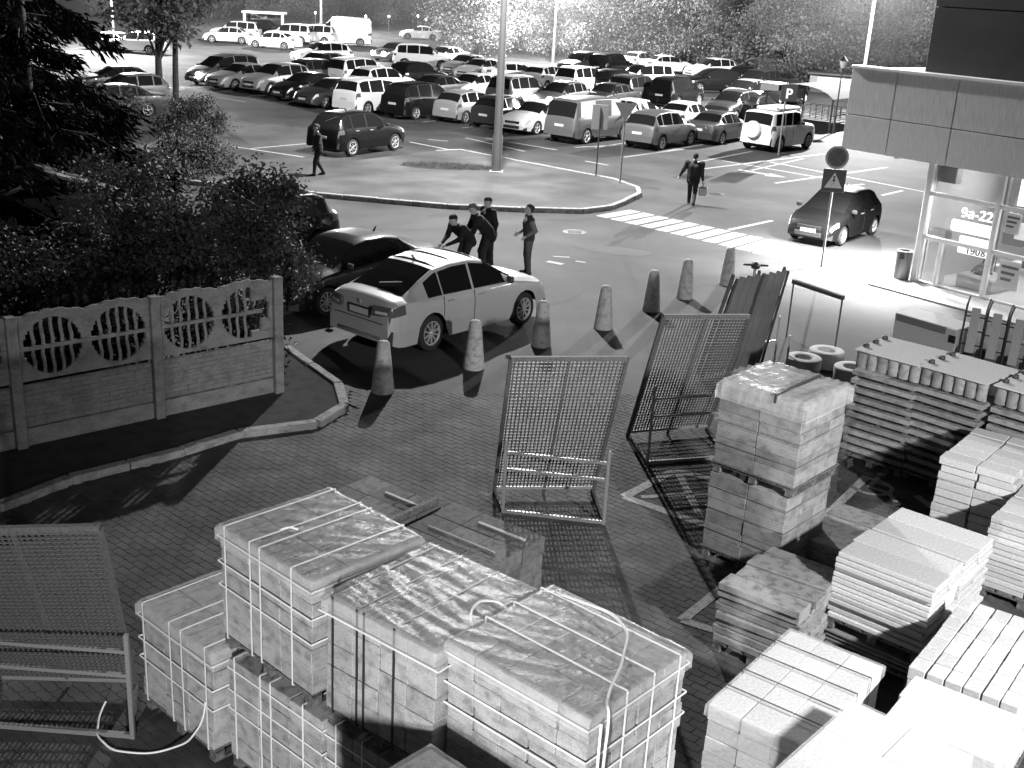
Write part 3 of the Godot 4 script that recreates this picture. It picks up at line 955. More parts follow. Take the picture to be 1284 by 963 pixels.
func build_trees() -> void:
	# shrubs leaning over the fence
	shrub(Vector3(-5.0, 0, -20.9), 3.3, 1.25, 46, 300, 0.1, "leafy shrub at the free end of the concrete fence, reaching over a black car")
	shrub(Vector3(-6.6, 0, -19.6), 2.9, 1.3, 46, 300, 0.1, "dense dark shrub behind the second grille panel from the right")
	shrub(Vector3(-8.2, 0, -18.0), 2.6, 1.3, 40, 300, 0.1, "dark shrub behind the third grille panel from the right", 0)
	shrub(Vector3(-9.6, 0, -16.4), 2.5, 1.3, 36, 170, 0.1, "dark shrub behind the left end of the concrete fence", 0)
	shrub(Vector3(-7.6, 0, -21.8), 3.5, 1.4, 40, 190, 0.1, "tall loose shrub with twigs standing up behind the fence")
	shrub(Vector3(-9.4, 0, -26.5), 2.5, 1.5, 46, 150, 0.11, "pale leaved shrub beside the shed roof", 2)
	shrub(Vector3(-11.2, 0, -31.5), 1.7, 1.8, 40, 150, 0.12, "broad shrub between the shed and the parked cars at left", 1)
	shrub(Vector3(-14.2, 0, -49.4), 1.4, 1.5, 40, 170, 0.1, "round clipped bush on the planted corner of the car park", 0)
	shrub(Vector3(-16.4, 0, -46.0), 1.9, 1.9, 36, 150, 0.13, "low loose bush left of the round clipped bush", 1)
	shrub(Vector3(-11.6, 0, -39.5), 1.5, 1.6, 36, 150, 0.11, "low loose shrub at the left end of the raised island", 1)
	make_conifer(Vector3(-11.3, 0, -26.5), 11.0, 3.3, "tall black spruce filling the upper left corner, nearest the shed")
	make_conifer(Vector3(-14.6, 0, -31.0), 12.0, 3.6, "tall black spruce behind the one nearest the shed")
	make_conifer(Vector3(-10.9, 0, -22.5), 7.5, 2.3, "smaller dark spruce at the left edge in front of the tall ones")
	var lean := make_tree("tree", "dark tree with twin trunks above the left row of parked cars", "", 11.0, 3.4, 3.6, 50, 140, 0.3, 0)
	var tw := MB.new()
	tw.tube([Vector3(0.9, 0, 0.2), Vector3(1.0, 3.0, 0.2), Vector3(1.4, 6.0, 0.1), Vector3(1.7, 9.5, 0)], [0.17, 0.14, 0.11, 0.04], 9)
	part("trunk", tw, M.bark_m, lean)
	lean.position = Vector3(-19.6, 0, -63.0)
	var glare_haze := FogVolume.new()                     # added haze standing in for lens glare about the far lamps
	glare_haze.name = "lens_glare_haze"
	glare_haze.size = Vector3(120, 13, 62)
	glare_haze.position = Vector3(-3, 6.5, -122)
	var fm := FogMaterial.new()
	fm.density = 0.0008
	fm.albedo = Color(0.9, 0.9, 0.9)
	glare_haze.material = fm
	add_child(glare_haze)
	glare_haze.set_meta("kind", "stuff")
	for q in [[Vector3(1.0, 7.0, -104), Vector3(34, 17, 20), 0.003], [Vector3(19.0, 8.5, -70), Vector3(15, 12, 15), 0.0014]]:
		var halo := FogVolume.new()                 # thicker added haze, standing in for lens bloom round two lamps
		halo.name = numbered("lamp_glare_haze")
		halo.shape = RenderingServer.FOG_VOLUME_SHAPE_ELLIPSOID
		halo.position = q[0]
		halo.size = q[1]
		var hm := FogMaterial.new()
		hm.density = q[2]
		hm.albedo = Color(0.9, 0.9, 0.9)
		halo.material = hm
		add_child(halo)
		halo.set_meta("kind", "stuff")
	# the wood behind the car park
	var protos := [make_tree("pale_tree", "broad pale tree lit from above, tallest beside the slim lamp post", "trees behind the car park", 13.0, 5.2, 0.8, 84, 300, 0.21, 2),
		make_tree("dark_tree", "dark dense tree in the middle of the wood right of the slim lamp post", "trees behind the car park", 12.0, 4.4, 0.5, 70, 300, 0.22, 0),
		make_tree("mottled_tree", "mottled tree with light and dark clumps, right of the black estate cars", "trees behind the car park", 11.0, 4.6, 0.6, 76, 300, 0.2, 1),
		make_tree("bushy_tree", "bushy mid grey tree at the right end of the wood", "trees behind the car park", 9.0, 4.2, 0.3, 64, 300, 0.2, 1)]
	protos[0].position = Vector3(-5.0, 0, -111)
	protos[1].position = Vector3(9.0, 0, -113)
	protos[2].position = Vector3(14.5, 0, -110)
	protos[3].position = Vector3(23.0, 0, -101)
	var where := [[0, 1.5, -116, "pale tree directly behind the slim lamp post"], [0, -1.5, -121, "pale tree half hidden behind the lit pair by the lamp"], [1, 5.2, -118, "dark tree just right of the slim lamp post"], [2, 18.5, -106, "mottled tree above the dark parked cars at right"], [2, 11.5, -119, "mottled tree deep in the wood above the white pickup"], [1, 21.0, -110, "dark tree next to the old style lantern"], [3, 26.5, -98, "bushy tree beside the shop fascia"], [0, 16.5, -121, "pale tall tree rising over the mottled ones"], [2, 23.0, -116, "mottled tree behind the old style lantern"], [3, 29.5, -104, "bushy tree behind the lamp at the fascia"], [2, 31.0, -92, "mottled tree right of the lamp at the fascia"], [1, 27.0, -90, "dark tree close behind the shop roof"], [3, 20.5, -96, "low bushy tree behind the trolley shelter"], [0, 35.0, -105, "pale tree far right behind the dark shop wall"],
		[1, -12.5, -158, "far dark tree above the white saloon at the back"], [3, -20.0, -165, "far bushy tree behind the row of small lights"], [1, -27.5, -160, "far dark tree right of the bus stop frame"], [3, -34.0, -158, "far bushy tree behind the bus stop frame"], [1, -41.0, -152, "far dark tree above the white cars at the left"], [2, -24.0, -175, "far mottled tree in the gap above the box van"], [1, -48.0, -140, "far dark tree at the left behind the spruces"], [3, -15.5, -176, "far bushy tree above the tail of the car park"], [1, -7.5, -150, "far dark tree left of the lit pale tree"], [1, -37.5, -170, "far dark tree between the two far lamps"], [1, -31.0, -176, "far dark tree deepest behind the bus stop"], [1, -20.5, -180, "far dark tree deepest behind the box van"], [3, 2.0, -130, "bushy tree deep behind the lit pale trees"], [1, 8.0, -128, "dark tree deepest in the wood"]]
	for w in where:
		dup(protos[w[0]], Vector3(w[1], 0, w[2]), rng.randf() * 360, w[3])
	var mb := MB.new()                                    # rising ground behind the wood
	var rows := []
	for i in 8:
		var r := []
		for k in 41:
			r.append(Vector3(-260 + k * 13.0, -0.3 + i * i * 0.45 * (0.8 + 0.3 * sin(k * 0.7 + i)), -186 - i * 9.0))
		rows.append(r)
	mb.grid(rows)
	ground_piece("wooded_hillside", mb, M.soil)

func pl(k: Array, x: float) -> float:              # piecewise linear
	if x <= k[0][0]: return k[0][1]
	for i in k.size() - 1:
		if x <= k[i + 1][0]: return lerpf(k[i][1], k[i + 1][1], (x - k[i][0]) / (k[i + 1][0] - k[i][0]))
	return k[-1][1]

var wheel_meshes := {}
func wheel(parent: Node3D, at: Vector3, r: float, side: float, spokes: int) -> void:
	var key := "%.2f_%d" % [r, spokes]
	if not wheel_meshes.has(key):
		var tilt := Transform3D(Basis(Vector3.BACK, -PI / 2), Vector3.ZERO)     # the axle along x, outer face at +x
		var a := MB.new()
		a.lathe([Vector2(r * 0.66, -0.1), Vector2(r * 0.93, -0.1), Vector2(r, -0.07), Vector2(r, 0.07), Vector2(r * 0.93, 0.1), Vector2(r * 0.68, 0.1), Vector2(r * 0.64, 0.08)], 22, tilt)
		var b := MB.new()
		b.lathe([Vector2(r * 0.69, 0.07), Vector2(r * 0.69, 0.1), Vector2(r * 0.63, 0.1), Vector2(r * 0.61, 0.06)], 22, tilt)
		b.lathe([Vector2(r * 0.16, 0.05), Vector2(r * 0.15, 0.09), Vector2(0, 0.095)], 10, tilt)
		for k in spokes:
			var t := TAU * k / spokes
			var d := Vector3(0, cos(t), sin(t))
			b.bar(Vector3(0.075, 0, 0) + d * r * 0.12, Vector3(0.08, 0, 0) + d * r * 0.64, r * (0.55 / spokes + 0.05), 0.025)
		var c := MB.new()
		c.lathe([Vector2(r * 0.66, 0.02), Vector2(0, 0.02)], 18, tilt)
		wheel_meshes[key] = [a.mesh(), b.mesh(), c.mesh()]
	var w := Node3D.new()
	w.name = "wheel"
	parent.add_child(w, true)
	w.position = at
	if side < 0: w.rotation.y = PI
	put("tyre", wheel_meshes[key][0], M.tyre, w)
	put("rim", wheel_meshes[key][1], M.alloy, w)
	put("brake_disc", wheel_meshes[key][2], M.plastic, w)

var SHAPES := {
	"liftback": {L = 4.67, W = 0.905, R = 0.62, wx = [1.06, 3.74], r = 0.325, top = [[0, .60], [.03, .86], [.06, .97], [.14, 1.03], [.42, 1.06], [.9, 1.28], [1.3, 1.41], [1.8, 1.46], [2.3, 1.455], [2.7, 1.39], [3.1, 1.21], [3.52, 1.0], [3.9, .94], [4.3, .85], [4.52, .75], [4.63, .62], [4.67, .45]], belt = [[0, .58], [.06, .88], [.3, .95], [1.5, .94], [3.4, .91], [3.7, .87], [4.3, .77], [4.6, .58], [4.67, .43]], win = [[.98, 1.36], [1.39, 2.18], [2.24, 3.16]], back = [.44, 1.28], wind = [2.68, 3.48]},
	"saloon": {L = 4.6, W = 0.89, R = 0.6, wx = [1.0, 3.68], r = 0.315, top = [[0, .60], [.03, .9], [.08, 1.0], [.6, 1.05], [.75, 1.07], [1.25, 1.36], [1.7, 1.43], [2.3, 1.44], [2.65, 1.38], [3.45, 1.0], [3.9, .93], [4.3, .82], [4.5, .7], [4.6, .45]], belt = [[0, .58], [.08, .93], [.6, .97], [1.5, .94], [3.3, .9], [3.7, .86], [4.3, .74], [4.6, .43]], win = [[1.02, 1.38], [1.43, 2.12], [2.18, 3.05]], back = [.76, 1.24], wind = [2.64, 3.42]},
	"hatchback": {L = 4.02, W = 0.865, R = 0.6, wx = [.68, 3.2], r = 0.305, top = [[0, .6], [.05, .95], [.16, 1.1], [.48, 1.42], [.9, 1.52], [1.5, 1.55], [2.1, 1.5], [2.5, 1.36], [3.2, 1.0], [3.55, .9], [3.85, .74], [3.97, .6], [4.02, .45]], belt = [[0, .58], [.1, .95], [.4, 1.01], [2.8, .93], [3.3, .86], [3.8, .68], [4.02, .43]], win = [[.52, .92], [.98, 1.7], [1.76, 2.72]], back = [.17, .5], wind = [2.2, 3.12]},
	"crossover": {L = 4.4, W = 0.9, R = 0.63, wx = [.85, 3.5], r = 0.345, top = [[0, .65], [.05, 1.0], [.14, 1.12], [.42, 1.5], [.8, 1.62], [1.6, 1.665], [2.3, 1.62], [2.65, 1.5], [3.3, 1.1], [3.9, 1.01], [4.22, .9], [4.36, .7], [4.4, .5]], belt = [[0, .63], [.1, 1.03], [.5, 1.09], [2.9, 1.02], [3.4, .98], [4.2, .8], [4.4, .48]], win = [[.5, .88], [.94, 1.75], [1.81, 2.82]], back = [.15, .46], wind = [2.36, 3.22]},
	"estate": {L = 4.75, W = 0.93, R = 0.66, wx = [.95, 3.75], r = 0.36, top = [[0, .7], [.04, 1.05], [.1, 1.16], [.3, 1.66], [.6, 1.77], [1.8, 1.81], [2.6, 1.76], [2.95, 1.62], [3.5, 1.18], [4.2, 1.08], [4.55, .95], [4.7, .75], [4.75, .5]], belt = [[0, .68], [.1, 1.08], [.4, 1.14], [3.2, 1.1], [3.7, 1.04], [4.5, .86], [4.75, .48]], win = [[.4, 1.05], [1.12, 2.0], [2.06, 3.05]], back = [.11, .36], wind = [2.66, 3.44]},
	"people_carrier": {L = 4.7, W = 0.92, R = 0.64, wx = [.85, 3.75], r = 0.33, top = [[0, .65], [.05, 1.05], [.12, 1.15], [.32, 1.6], [.7, 1.72], [2, 1.76], [2.8, 1.66], [3.9, 1.06], [4.3, .94], [4.6, .72], [4.7, .48]], belt = [[0, .63], [.1, 1.08], [.4, 1.12], [3.3, 1.0], [4, .92], [4.5, .7], [4.7, .46]], win = [[.42, 1.1], [1.16, 2.1], [2.16, 3.3]], back = [.14, .38], wind = [2.86, 3.82]},
	"van": {L = 5.0, W = 0.95, R = 0.78, wx = [.95, 3.95], r = 0.34, top = [[0, .7], [.04, 1.1], [.1, 1.2], [.24, 1.85], [.5, 1.94], [2, 1.97], [3.4, 1.93], [3.7, 1.84], [4.3, 1.27], [4.5, 1.12], [4.85, .98], [4.96, .75], [5.0, .5]], belt = [[0, .68], [.1, 1.13], [.3, 1.18], [4.0, 1.12], [4.5, 1.0], [5, .48]], win = [[.5, 1.6], [2.9, 3.62]], back = [.11, .26], wind = [3.72, 4.28]},
	"box_van": {L = 5.6, W = 1.05, R = 0.96, wx = [1.1, 4.5], r = 0.36, top = [[0, .8], [.03, 1.4], [.06, 2.3], [.2, 2.55], [3.2, 2.6], [3.7, 2.5], [4.2, 2.0], [4.75, 1.35], [5.0, 1.2], [5.4, 1.05], [5.56, .8], [5.6, .5]], belt = [[0, .78], [.06, 1.2], [4.3, 1.25], [4.9, 1.1], [5.6, .48]], win = [[3.85, 4.5]], back = [-1, -1], wind = [4.15, 4.72]},
	"jeep": {L = 4.2, W = 0.9, R = 0.76, wx = [.75, 3.35], r = 0.38, top = [[0, .75], [.02, 1.15], [.05, 1.25], [.12, 1.74], [.25, 1.8], [2.1, 1.83], [2.45, 1.77], [2.85, 1.27], [3.0, 1.2], [4.0, 1.13], [4.14, 1.0], [4.2, .65]], belt = [[0, .73], [.06, 1.2], [2.8, 1.15], [3.2, 1.12], [4.1, .98], [4.2, .6]], win = [[.35, 1.1], [1.2, 1.75], [1.83, 2.5]], back = [.055, .12], wind = [2.46, 2.83]},
}

func make_car(shape: String, near := false, spokes := 5) -> Node3D:
	var S: Dictionary = SHAPES[shape]
	var o := Node3D.new()
	o.name = "proto"
	var L: float = S.L; var W: float = S.W; var wr: float = S.r
	var Ra := wr + 0.055
	var sill := 0.2 if wr < 0.34 else 0.27
	var xs := []
	for k in S.top: xs.append(k[0])
	for k in S.win: xs.append_array(k)
	xs.append_array(S.back + S.wind)
	for w in S.wx:
		for q in [-1.0, -0.985, -0.9, -0.7, -0.4, 0.0, 0.4, 0.7, 0.9, 0.985, 1.0]: xs.append(w + q * Ra)
	var x := 0.0
	while x < L:
		xs.append(x); x += 0.22
	xs.append_array([0.1, L - 0.1, L - 0.2, L - 0.42, 0.2, 0.36])
	xs.sort()
	var st := []
	for q in xs:
		if q >= 0 and q <= L and (st.is_empty() or q - st[-1] > 0.012): st.append(q)
	st[-1] = L
	var ring := []
	for q in st:
		var yt := pl(S.top, q)
		var yb := minf(pl(S.belt, q), yt - 0.02)
		var y0 := sill
		if q < 0.25: y0 += (0.25 - q) * 0.35
		if q > L - 0.3: y0 += (q - L + 0.3) * 0.2
		for w in S.wx:
			var d := absf(q - w)
			if d < Ra: y0 = maxf(y0, wr + sqrt(Ra * Ra - d * d))
		y0 = minf(y0, yb - 0.06)
		var p := W
		if q < 0.4: p *= 1 - 0.13 * pow(1 - q / 0.4, 2)
		if q > L - 0.8: p *= 1 - 0.24 * pow((q - L + 0.8) / 0.8, 2.2)
		var t := clampf((yt - yb - 0.03) / 0.42, 0, 1)
		var R: float = lerpf(p * 0.9, S.R * p / W, t)
		var wy := func(y): return p * (1.0 - 0.075 * pow((y - yb * 0.72) / (yb * 0.72), 2)) if y < yb * 0.72 else p * (1.0 - 0.5 * pow((y - yb * 0.72), 2))
		var y1 := lerpf(y0, yb, 0.4); var y2 := lerpf(y0, yb, 0.78)
		var half := [Vector2(wy.call(y0), y0), Vector2(wy.call(y1), y1), Vector2(wy.call(y2), y2), Vector2(wy.call(yb) * 0.985, yb), Vector2(lerpf(p * 0.93, wy.call(yb) * 0.955, t), yb + lerpf(0.008, 0.018, t)),
			Vector2(lerpf(R * 0.97, R * 1.02, t), lerpf(yb + (yt - yb) * 0.5, yt - 0.085, t)), Vector2(lerpf(R * 0.85, R * 0.93, t), lerpf(yb + (yt - yb) * 0.7, yt - 0.025, t)), Vector2(R * 0.5, yt - 0.006), Vector2(0, yt)]
		var r := []
		for k in 9: r.append(Vector3(-half[k].x, half[k].y, L / 2 - q))
		for k in 8: r.append(Vector3(half[7 - k].x, half[7 - k].y, L / 2 - q))
		ring.append(r)
	var nn := []
	for r in ring:
		var a := PackedVector3Array(); a.resize(17); nn.append(a)
	for i in st.size() - 1:
		for s in range(1, 15):
			var q: Vector3 = (ring[i + 1][s + 1] - ring[i][s]).cross(ring[i + 1][s] - ring[i][s + 1])
			for e in [[i, s], [i, s + 1], [i + 1, s], [i + 1, s + 1]]: nn[e[0]][e[1]] += q
	var bits := {}
	for i in st.size() - 1:
		var xm: float = (st[i] + st[i + 1]) / 2
		for s in 16:
			var hs := s if s < 8 else 15 - s
			var side := "l" if s < 8 else "r"
			var what := "body"
			if hs == 4:
				for k in S.win.size():
					if xm > S.win[k][0] and xm < S.win[k][1]: what = "side_window:%d%s" % [k, side]
			if hs >= 5 and xm > S.wind[0] and xm < S.wind[1]: what = "windscreen"
			if hs >= (6 if shape in ["liftback", "saloon"] else 5) and xm > S.back[0] and xm < S.back[1]: what = "rear_window"
			if xm > L - 0.42 and xm < L - 0.1 and (hs == 2 or hs == 3): what = "headlight:" + side
			if xm > 0.03 and xm < 0.3 and hs == 2 and shape != "van": what = "tail_light:" + side
			if hs == 0 and (xm > L - 0.2 or xm < 0.1): what = "bumper_trim"
			if not bits.has(what): bits[what] = MB.new()
			var b: MB = bits[what]
			var A: Vector3 = ring[i][s]; var B: Vector3 = ring[i][s + 1]; var C: Vector3 = ring[i + 1][s + 1]; var D: Vector3 = ring[i + 1][s]
			var na: Vector3 = nn[i][s].normalized(); var nb: Vector3 = nn[i][s + 1].normalized(); var nc: Vector3 = nn[i + 1][s + 1].normalized(); var nd: Vector3 = nn[i + 1][s].normalized()
			if hs == 0: b.quad(A, B, C, D)          # the sill and the wheel arches keep crisp edges
			else:
				b.trin(A, B, C, na, nb, nc); b.trin(A, C, D, na, nc, nd)
	for e in [0, st.size() - 1]:                    # close the ends
		var r: Array = ring[e]
		var c: Vector3 = (r[0] + r[16] + r[8]) / 3
		for s in 17:
			if e == 0: bits.body.tri(c, r[(s + 1) % 17], r[s])
			else: bits.body.tri(c, r[s], r[(s + 1) % 17])
	var use := {"body": M.paint_grey, "side_window": M.glass, "windscreen": M.glass, "rear_window": M.glass, "headlight": M.lens, "tail_light": M.tail, "bumper_trim": M.plastic}
	for k in bits: put(k.get_slice(":", 0), bits[k].mesh(), use[k.get_slice(":", 0)], o)
	var mb := MB.new()
	mb.box(Vector3(0, 0.46, 0), Vector3(W * 1.2, 0.56, L - 0.5))
	put("underbody", mb.mesh(), M.black, o)
	for w in S.wx:
		for s in [-1.0, 1.0]: wheel(o, Vector3(s * (W - 0.12), wr, L / 2 - w), wr, s, spokes)
	mb = MB.new()
	mb.cbox(Vector3(0, 0.36 if wr < 0.34 else 0.45, -L / 2 - 0.004), Vector3(W * 1.0, 0.14, 0.03), 0.01)
	put("air_intake", mb.mesh(), M.plastic, o)
	mb = MB.new()
	mb.cbox(Vector3(0, 0.56 if wr < 0.34 else 0.68, -L / 2 + 0.06), Vector3(W * 0.9, 0.12, 0.08), 0.01)
	put("grille", mb.mesh(), M.black, o)
	for e in [0, 1]:
		mb = MB.new()
		var y: float = (pl(S.belt, 0.06) - 0.14) if e == 0 else (0.47 if wr < 0.34 else 0.56)
		mb.cbox(Vector3(0, y, L / 2 - 0.012 if e == 0 else -L / 2 - 0.006), Vector3(0.5, 0.11, 0.02), 0.004)
		put("number_plate", mb.mesh(), M.plate, o)
	for s in [-1.0, 1.0]:
		mb = MB.new()
		var mx: float = S.wind[1] - 0.32
		mb.cbox(Vector3(s * (W + 0.06), pl(S.belt, mx) + 0.09, L / 2 - mx), Vector3(0.17, 0.13, 0.09), 0.03)
		put("mirror", mb.mesh(), M.plastic, o)
	if near and shape == "liftback":
		for s in [-1.0, 1.0]:
			mb = MB.new()
			mb.cbox(Vector3(s * 0.6, 0.83, L / 2 - 0.035), Vector3(0.4, 0.17, 0.09), 0.03, Basis(Vector3.UP, s * 0.28))
			var tl := put("tail_lamp", mb.mesh(), M.tail, o)
			mb = MB.new()
			mb.cbox(Vector3(s * 0.62, 0.81, L / 2 + 0.012), Vector3(0.26, 0.05, 0.02), 0.008, Basis(Vector3.UP, s * 0.28))
			put("reflector", mb.mesh(), M.lens, tl)
		mb = MB.new()
		mb.cbox(Vector3(0, 0.74, L / 2 - 0.02), Vector3(0.62, 0.17, 0.03), 0.01)
		put("plate_recess", mb.mesh(), M.plastic, o)
		mb = MB.new()
		mb.cbox(Vector3(0, 0.615, L / 2 - 0.002), Vector3(1.3, 0.012, 0.02), 0.003)
		put("bumper_gap", mb.mesh(), M.black, o)
		mb = MB.new()
		mb.cbox(Vector3(0, 0.34, L / 2 - 0.03), Vector3(1.2, 0.12, 0.06), 0.02)
		put("rear_trim", mb.mesh(), M.plastic, o)
		mb = MB.new()
		mb.lathe([Vector2(0, 0), Vector2(0.045, 0), Vector2(0.045, 0.012), Vector2(0, 0.015)], 14, Transform3D(Basis(Vector3.RIGHT, PI / 2), Vector3(0, 0.9, L / 2 - 0.035)))
		put("badge", mb.mesh(), M.alloy, o)
	if near:
		for s in [-1.0, 1.0]:
			for k in [1, 2]:
				if k >= S.win.size(): continue
				mb = MB.new()
				var hx: float = S.win[k][0] + 0.16
				mb.cbox(Vector3(s * (W * 0.985 + 0.008), pl(S.belt, hx) - 0.09, L / 2 - hx), Vector3(0.03, 0.03, 0.19), 0.01)
				put("door_handle", mb.mesh(), M.plastic if shape == "jeep" else M.alloy, o)
				mb = MB.new()
				var dx: float = S.win[k][0] - 0.03
				var yb := pl(S.belt, dx)
				var lo := 0.34
				for w in S.wx:
					if absf(dx - w) < Ra: lo = wr + sqrt(Ra * Ra - pow(dx - w, 2)) + 0.03
				for q in 6:
					var ya := lerpf(lo, yb, q / 6.0); var yc := lerpf(lo, yb, (q + 1) / 6.0)
					var f := func(y): return W * (1.0 - 0.075 * pow((y - yb * 0.72) / (yb * 0.72), 2)) if y < yb * 0.72 else W * (1.0 - 0.5 * pow((y - yb * 0.72), 2))
					mb.bar(Vector3(s * f.call(ya), ya, L / 2 - dx), Vector3(s * f.call(yc), yc, L / 2 - dx), 0.01, 0.01)
				put("door_gap", mb.mesh(), M.black, o)
		mb = MB.new()
		mb.tube([Vector3(0, pl(S.top, 1.45) - 0.01, L / 2 - 1.45), Vector3(0, pl(S.top, 1.45) + 0.1, L / 2 - 1.36)], [0.03, 0.012], 6)
		put("aerial", mb.mesh(), M.black, o)
		mb = MB.new()
		mb.bar(Vector3(-0.02, pl(S.top, S.back[0] + 0.12) + 0.02, L / 2 - S.back[0] - 0.1), Vector3(0.42, pl(S.top, S.back[0] + 0.28) + 0.015, L / 2 - S.back[0] - 0.26), 0.018)
		put("wiper", mb.mesh(), M.galv, o)
	return o

func place_car(proto: Node3D, at: Vector3, yaw: float, paint: String, label: String, cat := "car", group := "cars in the car park") -> Node3D:
	var o: Node3D = proto.duplicate()
	o.name = numbered("parked_" + ("van" if cat == "van" else "car"))
	add_child(o)
	o.position = at
	o.rotation_degrees.y = yaw
	for c in o.get_children():
		if str(c.name).begins_with("body"): c.material_override = M["paint_" + paint]
	return tag(o, label, cat, group)

func lit(o: Node3D, shape: String, energy: float, one := false) -> void:
	var S: Dictionary = SHAPES[shape]
	for s in [-1.0, 1.0]:
		if one and s > 0: continue
		var mb := MB.new()
		mb.lathe([Vector2(0, -0.08), Vector2(0.19, -0.08), Vector2(0.19, 0.0), Vector2(0.15, 0.03), Vector2(0, 0.05)], 14, Transform3D(Basis(Vector3.RIGHT, -PI / 2), Vector3(s * S.W * 0.6, 0.62, -S.L / 2 - 0.02)))
		part("lit_headlamp", mb, M.head_lamp, o)
		var l := SpotLight3D.new()
		l.name = "light"
		o.add_child(l, true)
		l.position = Vector3(s * S.W * 0.6, 0.62, -S.L / 2 - 0.12)
		l.rotation_degrees.x = -4
		l.light_energy = energy
		l.light_size = 0.1
		l.spot_angle = 40; l.spot_angle_attenuation = 1.0; l.spot_range = 200
		l.shadow_enabled = true

